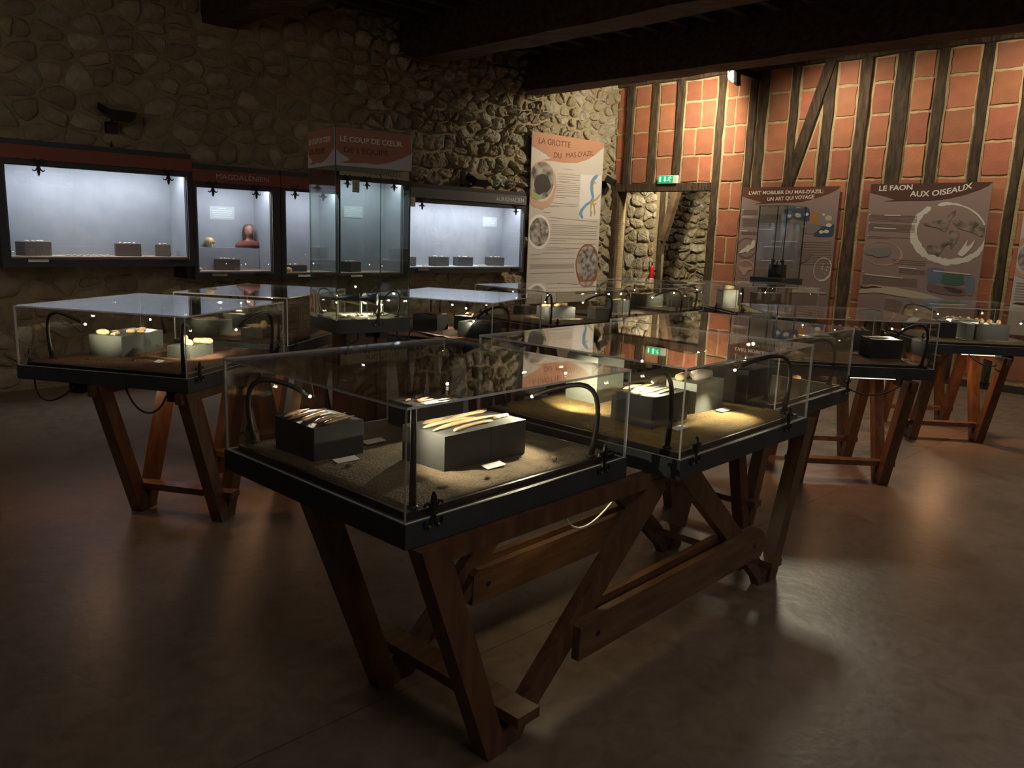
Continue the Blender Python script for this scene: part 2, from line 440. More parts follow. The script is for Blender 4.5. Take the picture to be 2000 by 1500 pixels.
def stone_wall(parent, x0, x1, y0, y1, sizefn, relief, hidden, limit, seed, smooth_fn=None, view=None, z0=0.0):
    rnd = random.Random(seed); items = []
    for (sx, sy), poly in cells(x0, x1, y0, y1, sizefn, rnd):
        gap, h, rough = relief(sx, sy)
        if gap is None: continue
        (cx, cy), vs, fs, m = stone_shape(poly, gap * rnd.uniform(.7, 1.5), h * rnd.uniform(.5, 1.35), rnd, rough)
        xs = [v[0] for v in vs]; ys = [v[1] for v in vs]
        area = (max(xs) - min(xs)) * (max(ys) - min(ys))
        if hidden(cx, cy): continue
        vis = view(cx, cy) if view else 1.0
        items.append((area * vis, cx, cy, vs, fs, rnd.choice((0, 0, 1, 2) if rough > .6 else (2, 2, 2, 0)), smooth_fn(cx, cy) if smooth_fn else False))
    items.sort(key=lambda t: -t[0])
    for a, cx, cy, vs, fs, mi, sm in items[:limit]:
        MB().add(vs, fs).build('stone', M_stone[mi], parent, sm, Matrix.Translation((cx, cy, z0)))
    if items[limit:]:
        b = MB()
        for a, cx, cy, vs, fs, mi, sm in items[limit:]:
            b.add([(v[0] + cx, v[1] + cy, v[2] + z0) for v in vs], fs, mi)
        o = b.build('small_stones', M_stone, parent); o['kind'] = 'stuff'

wl = MB().box(-15.3, 0, -.3, -.62 + .01, 4.06, 0).build('wall_left', M_mortar_l, None, False, FL)
structure(wl, 'thick rubble stone wall behind the lit showcases')
def l_size(x, y):
    if y < 1.0 and x < -3: return (.30, .20)
    if x > -5.4: return (.20, .155)
    return (.27, .19)
def l_relief(x, y):
    if x > -5.8 and not (y < 1.0 and x < -3.0):
        f = min(1, (x + 5.8) / 1.2)
        if x > -2.2: return (.012, .040, .9)
        return (.012, .028 + .062 * f, .4 + .7 * f)
    return (.013, .026, .40)
def l_hidden(x, y):
    if y > 4.2 or y < .1: return True
    if -9.30 < x < -7.60 and 1.14 < y < 2.24: return True
    if -7.62 < x < -5.94 and 1.0 < y < 2.16: return True
    if -5.96 < x < -4.97 and 1.0 < y < 2.30: return True
    if -5.0 < x < -2.97 and 1.04 < y < 2.15: return True
    if -2.60 < x < -1.15 and y < 2.96: return True
    return False
def l_view(x, y):
    p = FL @ Vector((x, y, 0)); d = (p - Vector((0, 0, 1.6))).length
    hor = math.degrees(math.atan2(p.x, p.y))
    vis = 1.0 if -33.5 < hor < 9 else .02
    if (p.z - 1.6) / d > .36 - (.05 if x > -7 else -.02): vis *= .02
    if y < .8 and x > -7.5: vis *= .1
    return vis * (10 / d) ** 2
stone_wall(wl, -12.6, -.62, 0.02, 4.05, l_size, l_relief, l_hidden, 300, 11, lambda x, y: False, l_view)

# ---- half-timbered wall with terracotta tiles
DOOR0, DOOR1, DOORZ = .152, 1.80, 2.292
wt = MB()
wt.box(0, DOORZ, -.16, 14.3, 4.06, 0); wt.box(DOOR1, 0, -.16, 14.3, DOORZ, 0); wt.box(0, 0, -.16, DOOR0, DOORZ, 0)
wtr = wt.build('wall_right', M_mortar_r, None, False, FR)
structure(wtr, 'half-timbered wall of terracotta tiles between old posts')
def timber(name, x0, y0, x1, y1, seed, out=.035, m=M_timber, dx=0.0):
    """upright old timber with slightly wandering edges"""
    rnd = random.Random(seed); n = max(4, int((y1 - y0) / .22)); L_ = []; R__ = []
    for i in range(n + 1):
        y = y0 + (y1 - y0) * i / n; sh = dx * i / n
        L_.append((x0 + sh + rnd.uniform(-.009, .009), y)); R__.append((x1 + sh + rnd.uniform(-.009, .009), y))
    vs = []; fs = []
    for a, c in zip(L_, R__):
        vs += [(a[0], a[1], -.02), (a[0] + .008, a[1], out), ((a[0] + c[0]) / 2, a[1], out + rnd.uniform(-.003, .006)), (c[0] - .008, c[1], out), (c[0], c[1], -.02)]
    for i in range(n):
        for q in range(4):
            fs.append((i * 5 + q, i * 5 + 5 + q, i * 5 + 6 + q, i * 5 + q + 1)[::-1])
    fs.append((0, 1, 2, 3, 4)); fs.append(tuple(n * 5 + q for q in (4, 3, 2, 1, 0)))
    return MB().add(vs, fs).build(name, m, wtr)
POSTS = [(.207, .332), (.665, .790), (1.131, 1.248), (1.802, 1.922), (2.312, 2.425), (2.441, 2.576), (2.913, 3.021), (3.360, 3.506), (3.806, 3.953), (4.232, 4.412), (4.694, 4.812), (5.165, 5.270), (5.604, 5.700), (6.12, 6.26), (6.62, 6.74), (7.15, 7.30), (7.75, 7.88)]
for i, (a, b) in enumerate(POSTS):
    z0 = 2.40 if i < 3 else .08
    if i in (4, 6, 7, 9, 10, 11): z0 = .08
    timber('timber_post', a, z0, b, 3.90, 40 + i, out=.03 if i % 2 else .045)
# door frame, plate, brace
structure(timber('door_jamb', -.07, 0, .150, 2.30, 71, .06))
lin = MB().box(-.085, 2.292, -.17, 1.802, 2.405, .06).build('door_lintel', M_timber, wtr)
MB().box(-.02, 0, -.18, DOOR0, DOORZ, -.0).build('jamb_lining', M_timber, wtr)
MB().box(DOOR1, 0, -.18, DOOR1 + .10, DOORZ, -.0).build('jamb_lining', M_timber, wtr)
pl = MB(); N = 40; rnd = random.Random(5)
vs = []; fs = []
for i in range(N + 1):
    x = 9.0 * i / N; e = rnd.uniform(-.012, .012)
    vs += [(x, 3.86 + e, -.02), (x, 3.868 + e, .06), (x, 4.05, .06), (x, 4.05, -.02)]
for i in range(N):
    for q in range(3): fs.append((i * 4 + q, i * 4 + 4 + q, i * 4 + 5 + q, i * 4 + q + 1))
pl.add(vs, fs).build('top_plate', M_timber, wtr)
br = MB().prism([(2.79, 1.9), (2.94, 1.9), (3.49, 3.87), (3.355, 3.87)], -.01, .065).build('brace', M_timber, wtr)
bb = MB().box(DOOR1 + .12, 0, 0, 14, .085, .022).build('baseboard_right', mat('dark_skirting', (.05, .035, .025), .7)); bb.matrix_world = FR; structure(bb)

JOINTS = [.13, .51, .89, 1.27, 1.65, 2.03, 2.411, 2.795, 3.178, 3.555, 3.855]
def tile(x0, y0, x1, y1, rnd, cut=None):
    pts = []
    def edge(ax, ay, bx, by, n):
        for i in range(n):
            t = i / n
            pts.append((ax + (bx - ax) * t + rnd.uniform(-.007, .007), ay + (by - ay) * t + rnd.uniform(-.007, .007)))
    edge(x0, y0, x1, y0, 4); edge(x1, y0, x1, y1, 4); edge(x1, y1, x0, y1, 4); edge(x0, y1, x0, y0, 4)
    if cut:
        for c in cut: pts = clip(pts, *c)
    if len(pts) < 3: return
    cx = sum(p[0] for p in pts) / len(pts); cy = sum(p[1] for p in pts) / len(pts)
    b = MB(); n = len(pts)
    h = rnd.uniform(.008, .016)
    vs = [(p[0] - cx, p[1] - cy, -.01) for p in pts] + [(p[0] - cx, p[1] - cy, h - .003) for p in pts] + [((p[0] - cx) * .98, (p[1] - cy) * .98, h) for p in pts]
    fs = [(i, (i + 1) % n, n + (i + 1) % n, n + i) for i in range(n)] + [(n + i, n + (i + 1) % n, 2 * n + (i + 1) % n, 2 * n + i) for i in range(n)] + [tuple(range(2 * n, 3 * n))]
    b.add(vs, fs).build('tile', M_tile2 if rnd.random() < .28 else M_tile, wtr, False, Matrix.Translation((cx, cy, 0)))
rnd = random.Random(21)
edges = [(0.0, 0.0)] + POSTS
for i in range(len(edges) - 1):
    x0 = edges[i][1]; x1 = edges[i + 1][0]
    if x1 - x0 < .1: continue
    g = .034; ends = (x0 + g, x1 - g)
    for r in range(len(JOINTS) - 1):
        ya, yb = JOINTS[r] + .016, JOINTS[r + 1] - .016
        if x1 < 1.85 and yb < 2.5: continue
        jy = rnd.uniform(-.02, .02)
        sl = (x1 - x0)
        two = (i == 3 and True) or (i == 4 and r % 2 == 1) or (i == 4 and r == 8)
        cut = None
        segs = [(ends[0], ends[1])]
        if i == 3:
            sp = ends[0] + (ends[1] - ends[0]) * ((.46, .58, .40, .55, .50)[r % 5]); segs = [(ends[0], sp - .013), (sp + .015, ends[1])]
        elif two:
            sp = ends[0] + (ends[1] - ends[0]) * (.5 if r % 4 else .42); segs = [(ends[0], sp - .013), (sp + .015, ends[1])]
        for (a, b) in segs:
            if i == 7 or i == 8:        # bays crossed by the brace
                bx0 = (2.79, 1.9); sl_ = (3.355 - 2.79) / (3.87 - 1.9)
                # left of the brace: x - sl*y <= c ; right of it: reversed
                cL = 2.79 - sl_ * 1.9 - .02; cR = 2.94 - sl_ * 1.9 + .02
                if yb > 1.95:
                    tile(a, ya + jy * .3, b, yb + jy * .3, random.Random(i * 100 + r), [(1, -sl_, cL)])
                    tile(a, ya + jy * .3, b, yb + jy * .3, random.Random(i * 100 + r), [(-1, sl_, -cR)])
                    continue
            tile(a, ya, b, yb, rnd)

# ---- corridor seen through the doorway
wcor = MB().box(-2.2, 0, -1.5, .02, 3.2, -1.2).build('wall_corridor', M_mortar_l); wcor.matrix_world = FR; structure(wcor, 'sunny-lit rubble wall just inside the doorway')
wcor2 = MB().box(-2.2, 0, -3.1, 3.5, 3.6, -2.8).build('wall_corridor_far', M_mortar_l); wcor2.matrix_world = FR; structure(wcor2, 'rough stone wall at the back of the passage')
wcor3 = MB().box(2.6, 0, -3.0, 2.8, 3.6, -.16).build('wall_corridor_side', M_plaster); wcor3.matrix_world = FR; structure(wcor3)
MB().box(-2.2, 3.2, -3.1, 3.5, 3.4, -.16, m=FR).build('ceiling_corridor', M_beam)['kind'] = 'structure'
stone_wall(wcor, -1.3, .02, .05, 2.7, lambda x, y: (.25, .20), lambda x, y: (.013, .032, .7), lambda x, y: False, 90, 31, view=lambda x, y: 1 if y > .75 else .1, z0=-1.2)
stone_wall(wcor2, -1.1, 1.3, .05, 2.9, lambda x, y: (.24, .15), lambda x, y: (.012, .075, 1.1), lambda x, y: False, 110, 32, view=lambda x, y: 1 if y > .75 else .1, z0=-2.8)
p_ = timber('passage_post', .035, .0, .115, 2.9, 81); p_.matrix_local = Matrix.Translation((0, 0, -1.28)); p_.name = 'passage_post'
q_ = MB().prism([(.06, 1.55), (.17, 1.55), (.50, 2.75), (.36, 2.75)], -1.36, -1.24).build('passage_brace', mat('brown_timber', (.12, .07, .035), .8, color2=(.06, .035, .018), vscale=6, bump=.4, bscale=14), wtr)
# ================================================================== FLEUR-DE-LIS, LAMPS
def ribbon(path, w):
    """2D ribbon outline polygon from a path with widths"""
    L_ = []; R__ = []
    n = len(path)
    for i in range(n):
        a = path[max(i - 1, 0)]; b = path[min(i + 1, n - 1)]
        dx, dy = b[0] - a[0], b[1] - a[1]; l = math.hypot(dx, dy) or 1
        ww = w[i] if isinstance(w, (list, tuple)) else w
        L_.append((path[i][0] - dy / l * ww / 2, path[i][1] + dx / l * ww / 2)); R__.append((path[i][0] + dy / l * ww / 2, path[i][1] - dx / l * ww / 2))
    return L_, R__
def add_ribbon(mb, path, w, z0, z1):
    A, B = ribbon(path, w); n = len(A); vs = []; fs = []
    for z in (z0, z1):
        vs += [(p[0], p[1], z) for p in A] + [(p[0], p[1], z) for p in B]
    for i in range(n - 1):
        fs.append((i, n + i, n + i + 1, i + 1)[::-1]); fs.append((2 * n + i, 3 * n + i, 3 * n + i + 1, 2 * n + i + 1))
        fs.append((i, i + 1, 2 * n + i + 1, 2 * n + i)[::-1]); fs.append((n + i, n + i + 1, 3 * n + i + 1, 3 * n + i))
    mb.add(vs, fs)
def fleur_mesh():
    """ornament in x,y; lies on z 0..; about 95 mm tall; origin at the glass line"""
    b = MB(); z0, z1 = 0, .006
    b.prism([(0, .066), (.006, .055), (.0085, .042), (.007, .028), (.004, .016), (.005, .0), (-.005, .0), (-.004, .016), (-.007, .028), (-.0085, .042), (-.006, .055)], z0, .008)
    for s in (-1, 1):
        add_ribbon(b, [(s * .004, .004), (s * .007, .018), (s * .013, .030), (s * .021, .036), (s * .029, .034), (s * .033, .026)], [.006, .007, .008, .008, .006, .002], z0, z1)
        add_ribbon(b, [(s * .003, .006), (s * .006, -.012), (s * .011, -.026), (s * .019, -.034), (s * .028, -.031), (s * .032, -.022), (s * .030, -.013)], [.006, .008, .009, .009, .008, .006, .003], z0, z1)
    b.box(-.012, .000, z0, .012, .007, .0075)
    b.box(-.005, -.018, z0, .005, .002, .006)
    me_o = b
    return me_o
_fl = fleur_mesh().build('clamp', M_black); ME_FLEUR = _fl.data; bpy.data.objects.remove(_fl)
_b = MB(); _b.lathe([(.0001, .003), (.0035, .0025), (.0045, 0), (.0045, -.002)][::-1], 8)
_bo = _b.build('bolt', M_steel); ME_BOLT = _bo.data; bpy.data.objects.remove(_bo)
def clamp(parent, mw, bolts=True, scale=1.0, name='clamp'):
    c = link(name, ME_FLEUR, parent, mw @ Matrix.Scale(scale, 4))
    if bolts:
        for s in (-1, 1): link('bolt', ME_BOLT, c, Matrix.Translation((s * .017, -.030, .0075)))
    return c

def gooseneck(parent, u, v, z, ang, r, h, lit=True, drop=.05, energy=1.2, aim=None, spot=48, thin=1.0):
    """fibre lamp on a bent black neck: base at u,v,z in the parent's frame"""
    m = T(u, v, z, ang)
    mb = MB()
    path = bez((0, 0, 0), (-.03, 0, h * .75), (-.03, 0, h * 1.22), (r * .42, 0, h * 1.08), 9) + bez((r * .42, 0, h * 1.08), (r * .66, 0, h * 1.02), (r * .85, 0, h - drop * .35), (r, 0, h - drop), 6)[1:]
    n = len(path)
    mb.tube(path, [(.0105 if i < 2 else .0088) * thin for i in range(n)], 8)
    mb.lathe([(.016, 0), (.016, .006), (.011, .010)], 10)
    arm = mb.build('lamp_arm', M_rubber, parent, True, m)
    d = (path[-1] - path[-2]).normalized()
    a = path[-1]; t = MB().tube([a - d * .004, a + d * .022], [.0062, .0052], 8).build('lamp_nozzle', M_steel if lit and thin < 1.01 else M_black, arm)
    tip = a + d * .026
    if lit:
        g = MB().lathe([(.0012, -.005), (.0048, -.003), (.0055, 0), (.0048, .003), (.0012, .005)], 8, m=Matrix.Translation(tip)).build('lamp_tip', M_bulb, arm)
        W = parent.matrix_world @ m
        p = W @ (tip + d * .008)
        if aim is None: q = W @ (tip + d * .12 + Vector((.04, 0, -.16)))
        else: q = parent.matrix_world @ Vector(aim)
        if energy > 0: lamp('fibre_light', 'SPOT', p, q, energy * 3.3, (1, .87, .62), .006, spot, .7)
    return arm

# ================================================================== GLASS TABLE CASES
ZK = .76; HB = .07; HT = .388      # tray underside above floor; tray height; top of the glass above the tray underside
def pane(mb_box, name, parent, thin_axis, mats=None):
    """pane box with the four narrow faces in the edge material"""
    x0, y0, z0, x1, y1, z1 = mb_box
    b = MB()
    vs = [(x0, y0, z0), (x1, y0, z0), (x1, y1, z0), (x0, y1, z0), (x0, y0, z1), (x1, y0, z1), (x1, y1, z1), (x0, y1, z1)]
    F = [((3, 2, 1, 0), 2), ((4, 5, 6, 7), 2), ((0, 1, 5, 4), 1), ((1, 2, 6, 5), 0), ((2, 3, 7, 6), 1), ((3, 0, 4, 7), 0)]
    b.v = [Vector(p) for p in vs]
    for f, ax in F:
        b.f.append(list(f)); b.mi.append(0 if ax == thin_axis else 1)
    return b.build(name, mats or [M_glass, M_edge], parent)
def display_case(name, corner, yaw, L_, W_, sand, label, group=None, clamps=((.09, 0), (.86, 0), (.09, 1), (.86, 1)), ht=HT, seed=0, boxes=(), cables=()):
    mw = Matrix.Translation((corner[0], corner[1], ZK)) @ Matrix.Rotation(R(yaw), 4, 'Z')
    c = empty(name, mw, label, 'display case', group)
    t = .004
    b = MB()
    # tray: bottom, four sides, inner step
    b.box(-t, -t, 0, L_ + t, .018, HB); b.box(-t, W_ - .018, 0, L_ + t, W_ + t, HB)
    b.box(-t, .018, 0, .018, W_ - .018, HB); b.box(L_ - .018, .018, 0, L_ + t, W_ - .018, HB)
    b.box(.018, .018, .004, L_ - .018, W_ - .018, .03)
    b.build('tray', M_slate, c)
    s = MB()
    for x0, y0, x1, y1 in ((.030, .030, L_ - .030, .040), (.030, W_ - .040, L_ - .030, W_ - .030), (.030, .040, .040, W_ - .040), (L_ - .040, .040, L_ - .030, W_ - .040)):
        s.box(x0, y0, .028, x1, y1, HB + .016)
    s.box(.018, .018, .03, L_ - .018, .030, HB - .004); s.box(.018, W_ - .030, .03, L_ - .018, W_ - .018, HB - .004)
    s.box(.018, .030, .03, .030, W_ - .030, HB - .004); s.box(L_ - .030, .030, .03, L_ - .018, W_ - .030, HB - .004)
    s.build('inner_border', M_black, c)
    # sand
    rnd = random.Random(seed + 100); n = 26; vs = []; fs = []
    ph = [(rnd.uniform(3, 9), rnd.uniform(3, 9), rnd.uniform(0, 6)) for _ in range(5)]
    for j in range(n + 1):
        for i in range(n + 1):
            x = .040 + (L_ - .080) * i / n; y = .040 + (W_ - .080) * j / n
            e = min(1, min(i, n - i, j, n - j) / 2.0)
            z = sum(math.sin(a * x + bb * y + cc) for a, bb, cc in ph) * .0016 * e + rnd.uniform(-.0012, .0012) * e - .004 * (1 - e)
            vs.append((x, y, HB + .020 + z))
    for j in range(n):
        for i in range(n): fs.append((j * (n + 1) + i, j * (n + 1) + i + 1, (j + 1) * (n + 1) + i + 1, (j + 1) * (n + 1) + i))
    k = len(vs)
    vs += [(.040, .040, .03), (L_ - .040, .040, .03), (L_ - .040, W_ - .040, .03), (.040, W_ - .040, .03)]
    fs += [(k + 3, k + 2, k + 1, k)]
    fs += [tuple([k, k + 1] + list(range(n, -1, -1))), tuple([k + 1, k + 2] + [j * (n + 1) + n for j in range(n, -1, -1)]), tuple([k + 2, k + 3] + [n * (n + 1) + i for i in range(0, n + 1)]), tuple([k + 3, k] + [j * (n + 1) for j in range(0, n + 1)])]
    MB().add(vs, fs).build('sand_bed', sand, c, True)
    g = .0075
    pane((0, 0, ht - g, L_, W_, ht), 'glass_top', c, 2)
    pane((0, 0, HB + .001, L_, g, ht - g), 'glass_side', c, 1)
    pane((0, W_ - g, HB + .001, L_, W_, ht - g), 'glass_side', c, 1)
    pane((0, g, HB + .001, g, W_ - g, ht - g), 'glass_side', c, 0)
    pane((L_ - g, g, HB + .001, L_, W_ - g, ht - g), 'glass_side', c, 0)
    for u, side in clamps:
        if side == 0: m = frame(Vector((1, 0, 0)), Vector((0, 0, 1)), Vector((0, -1, 0)), Vector((u, -t - .0005, HB + .010)))
        else: m = frame(Vector((-1, 0, 0)), Vector((0, 0, 1)), Vector((0, 1, 0)), Vector((u, W_ + t + .0005, HB + .010)))
        clamp(c, m)
    for (x, y) in boxes:
        MB().box(x, y, -.055, x + .11, y + .07, -.001).build('transformer_box', M_black, c)
    for pts in cables:
        P = [Vector(p) for p in pts]
        path = bez(P[0], P[1], P[2], P[3], 14)
        MB().tube(path, .005, 6).build('cable', M_rubber, c, True)
    return c
# corner, yaw, length, width
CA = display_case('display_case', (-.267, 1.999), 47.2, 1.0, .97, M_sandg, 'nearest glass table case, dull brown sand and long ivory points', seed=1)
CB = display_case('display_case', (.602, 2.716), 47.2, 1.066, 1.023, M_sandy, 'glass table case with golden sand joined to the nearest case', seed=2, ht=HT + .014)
CC = display_case('display_case', (1.225, 3.625), 47.2, .89, .97, M_sandg, 'glass table case directly behind the golden-sand case', seed=3, ht=HT + .014)
CL = display_case('display_case', (-1.6, 3.86), 77.3, .96, .997, M_sandr, 'glass table case with reddish sand standing alone below the long showcase', seed=4, ht=HT - .007,
                  boxes=((-.02 + .03, .63), (.01, .06)), cables=(((.03, .93, -.005), (.03, .92, -.16), (.0, .78, -.12), (.0, .66, -.02)), ((.03, .38, -.005), (.03, .33, -.16), (.0, .18, -.16), (.02, .14, -.03))))
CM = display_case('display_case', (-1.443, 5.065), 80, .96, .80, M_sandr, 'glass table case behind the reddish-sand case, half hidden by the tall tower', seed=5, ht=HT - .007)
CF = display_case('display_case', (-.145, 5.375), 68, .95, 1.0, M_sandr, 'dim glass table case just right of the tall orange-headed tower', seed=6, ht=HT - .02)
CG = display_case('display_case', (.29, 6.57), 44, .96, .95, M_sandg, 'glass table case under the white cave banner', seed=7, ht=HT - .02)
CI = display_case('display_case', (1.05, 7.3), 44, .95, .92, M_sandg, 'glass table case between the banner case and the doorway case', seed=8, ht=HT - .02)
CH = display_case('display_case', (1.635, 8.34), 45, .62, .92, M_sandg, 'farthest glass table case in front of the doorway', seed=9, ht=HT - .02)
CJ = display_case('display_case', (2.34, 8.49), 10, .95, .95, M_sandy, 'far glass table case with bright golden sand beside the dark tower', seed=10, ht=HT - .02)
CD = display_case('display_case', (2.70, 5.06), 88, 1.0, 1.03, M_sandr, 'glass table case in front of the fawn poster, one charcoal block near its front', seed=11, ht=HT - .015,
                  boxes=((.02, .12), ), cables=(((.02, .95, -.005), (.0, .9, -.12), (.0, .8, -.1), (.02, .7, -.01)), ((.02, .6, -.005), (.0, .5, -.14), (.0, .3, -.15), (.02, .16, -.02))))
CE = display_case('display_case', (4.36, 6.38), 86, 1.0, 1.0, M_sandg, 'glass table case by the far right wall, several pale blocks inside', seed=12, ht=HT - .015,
                  boxes=((.03, .30), ), cables=(((.02, .66, -.005), (.0, .56, -.10), (.0, .45, -.13), (.03, .36, -.03)), ((.02, .98, -.005), (.0, .93, -.1), (.0, .88, -.06), (.02, .82, -.01))))
bpy.context.view_layer.update()

# ---- goosenecks: (case, u, v, angle, reach, height, lit, energy, aim)
SZ = HB + .018
def gn(c, u, v, ang, r, h, lit=True, e=1.2, aim=None, drop=.05, spot=88): gooseneck(c, u, v, SZ, ang, r, h, lit, drop, e, aim, spot)
gn(CA, .085, .93, -25, .17, .20, True, 1.5, (.22, .70, .21), .03)
gn(CA, .065, .05, 50, .27, .235, True, 2.6, (.52, .18, .12), .02, 120)
gn(CA, .86, .05, 112, .20, .225, True, 2.6, (.60, .26, .10), .025, 120)
gn(CA, .93, .88, 230, .22, .22, True, 2.2, (.60, .66, .15), .04, 120)
gn(CB, .055, .09, 46, .27, .23, True, 4.2, (.38, .38, .17), .03, 110)
gn(CB, .985, .075, 140, .22, .235, True, 4.2, (.70, .21, .09), .03, 84)
gn(CB, .10, .95, 300, .24, .22, True, 4.0, (.40, .70, .12), .04, 120)
gn(CB, .95, .93, 235, .24, .22, True, 3.0, (.77, .42, .22), .04, 80)
gn(CC, .82, .08, 135, .24, .22, False, 0)
gn(CC, .10, .10, 50, .24, .22, True, 2.0, (.2, .4, .22), .04)
gn(CL, .16, .93, -88, .19, .225, True, 2.2, (.50, .72, .2), .02)
gn(CL, .05, .055, 28, .30, .215, True, 2.6, (.55, .36, .14), .03)
gn(CL, .90, .055, 178, .33, .215, True, 2.0, (.50, .36, .12), .04)
gn(CL, .90, .93, 230, .16, .20, True, 2.0, (.50, .75, .2), .03)
gn(CM, .08, .92, -70, .24, .22, False, 0); gn(CM, .06, .10, 45, .24, .22, True, 1.2, (.3, .4, .12), .04); gn(CM, .9, .9, 225, .24, .22, True, 1.2, (.1, .7, .1), .04)
gn(CF, .40, .06, 140, .25, .20, True, 1.2, (.2, .3, .18), .06); gn(CF, .88, .93, 250, .22, .22, True, 1.5, (.6, .7, .15), .04); gn(CF, .80, .80, 285, .22, .22, False, 0); gn(CF, .86, .60, 200, .10, .20, True, 1.0, (.6, .5, .15), .03)
gn(CG, .12, .10, 55, .24, .22, True, 1.6, (.45, .42, .16), .04); gn(CG, .85, .06, 150, .24, .21, True, 1.6, (.6, .3, .1), .04); gn(CG, .10, .88, -40, .24, .22, True, 1.2, (.45, .5, .16), .04); gn(CG, .88, .88, 225, .22, .22, True, 1.2, (.6, .6, .1), .03)
gn(CI, .10, .08, 50, .22, .20, True, 1.6, (.5, .55, .15), .03); gn(CI, .88, .06, 140, .26, .22, True, 1.2, (.6, .5, .1), .04)
gn(CH, .53, .06, 140, .22, .22, True, 1.6, (.3, .4, .15), .04); gn(CH, .08, .84, -40, .22, .22, True, 1.2, (.3, .5, .1), .04)
gn(CJ, .11, .08, 70, .18, .24, True, 1.0, (.2, .6, .2), .04); gn(CJ, .85, .85, 225, .24, .22, True, 1.6, (.3, .5, .1), .04)
gn(CD, .05, .06, 85, .17, .235, False, 0); gn(CD, .90, .10, 190, .30, .24, True, 2.0, (.4, .2, .15), .05); gn(CD, .6, .9, -70, .26, .22, True, 2.0, (.6, .7, .1), .04)
gn(CE, .06, .06, 95, .20, .23, True, 1.2, (.4, .3, .2), .04); gn(CE, .9, .2, 160, .25, .24, True, 2.6, (.45, .4, .2), .03); gn(CE, .9, .85, 240, .25, .22, True, 2.0, (.6, .5, .1), .04)
# ================================================================== TRESTLES
def trestle(corner, yaw, u0, v0, width, length, label):
    """two W-shaped sides joined by stretchers; u along, v across; feet at u0+.345 and u0+length-.345"""
    mw = Matrix.Translation((corner[0], corner[1], 0)) @ Matrix.Rotation(R(yaw), 4, 'Z') @ Matrix.Translation((u0, v0, 0))
    t = empty('trestle', mw, label, 'trestle', 'wooden trestles under the glass cases')
    mid = length / 2
    def side_frame(v): return frame(Vector((1, 0, 0)), Vector((0, 0, 1)), Vector((0, -1, 0)), Vector((0, v, 0)))
    for side, v in ((-1, 0.0), (1, width)):
        for sgn, o in ((1, 0.0), (-1, length)):
            X = lambda x: o + sgn * x
            if length > 1.2:
                MB().prism([(X(.02), .757), (X(.115), .757), (X(.385), 0), (X(.300), 0)], -.032, .032, m=side_frame(v)).build('post', M_wood, t)
                MB().prism([(X(.385), 0), (X(.360), .045), (X(mid - .185), .70), (X(mid - .16), .725), (X(mid - .085), .722), (X(mid - .060), .675), (X(.485), .045), (X(.455), 0)], -.021, .021, m=side_frame(v)).build('brace', M_wood, t)
                MB().prism([(X(.535), .115), (X(.575), .095), (X(.80), .30), (X(.76), .325)], -.013, .013, m=side_frame(v - side * .035)).build('cleat', M_wood, t)
            else:
                MB().prism([(X(.02), .757), (X(.115), .757), (X(.235), 0), (X(.150), 0)], -.032, .032, m=side_frame(v)).build('post', M_wood, t)
        if length > 1.8:
            for off in (-.037, .037):
                outer = off * side > 0
                l0, l1 = (.700, length - .495) if outer else (.72, length - .72)
                pts = [(l0, .187), (l0 + .005, .305), (l0 + .03, .325), (l1 - .085, .328), (l1 - .030, .295), (l1, .240), (l1 - .045, .185)]
                rl = MB().prism(pts, -.0155, .0155, m=side_frame(v + off)).build('rail', M_woodl, t)
                for x in (.805, length - .61 if outer else length - .80):
                    MB().lathe([(.0001, .004), (.010, .003), (.013, 0)][::-1], 8, m=frame(Vector((1, 0, 0)), Vector((0, 0, 1)), Vector((0, -1, 0)), Vector((x, v + off - .0157, .255)))).build('bolt', M_black, rl)
        MB().box(.05, v - .018, .700, length - .05, v + .018, .7575).build('top_beam', M_wood, t)
    for x in ((.425, length - .425) if length > 1.2 else (.20, length - .20)):
        MB().prism([(x - .055, -.085), (x + .045, -.085), (x + .045, width + .085), (x - .055, width + .085)], .105, .140).build('stretcher', M_woodl, t)
    return t
trestle((-.267, 1.999), 47.2, 0, -.013, .533, 2.58, 'front wooden trestle carrying the nearest case and the golden-sand case')
def v_trestle(corner, yaw, foot, v0, width, n, period, label):
    """a row of V-shaped legs on each side, joined by stretchers across"""
    mw = Matrix.Translation((corner[0], corner[1], 0)) @ Matrix.Rotation(R(yaw), 4, 'Z') @ Matrix.Translation((foot, v0, 0))
    t = empty('trestle', mw, label, 'trestle', 'wooden trestles under the glass cases')
    h = period / 2 - .015
    for v in (0.0, width):
        fm = frame(Vector((1, 0, 0)), Vector((0, 0, 1)), Vector((0, -1, 0)), Vector((0, v, 0)))
        for k in range(n):
            x = k * period
            for sg in (-1, 1):
                MB().prism([(x + sg * (h - .088), .757), (x + sg * h, .757), (x + sg * .062, 0), (x - sg * .024 if sg < 0 else x + .0, 0), (x, .06)], -.032, .032, m=fm).build('leg', M_wood, t)
        MB().box(-h - .02, v - .018, .705, (n - 1) * period + h + .02, v + .018, .7575).build('top_beam', M_wood, t)
    for k in range(n):
        x = k * period
        MB().prism([(x - .035, -.075), (x + .045, -.075), (x + .045, width + .075), (x - .035, width + .075)], .125, .160).build('stretcher', M_woodl, t)
    return t
v_trestle((1.225, 3.625), 47.2, .62, .40, .46, 1, .60, 'single V trestle under the case directly behind the golden-sand case')
v_trestle((-1.6, 3.86), 77.3, .31, .03, .50, 4, .69, 'wooden V-legged trestle under the reddish-sand case, legs glowing red at the top')
v_trestle((-.145, 5.375), 68, .28, .2, .57, 2, .46, 'wooden V-legged trestle under the dim case right of the tall tower')
v_trestle((.29, 6.57), 44, .34, .15, .57, 3, .64, 'wooden V-legged trestle under the case below the cave banner')
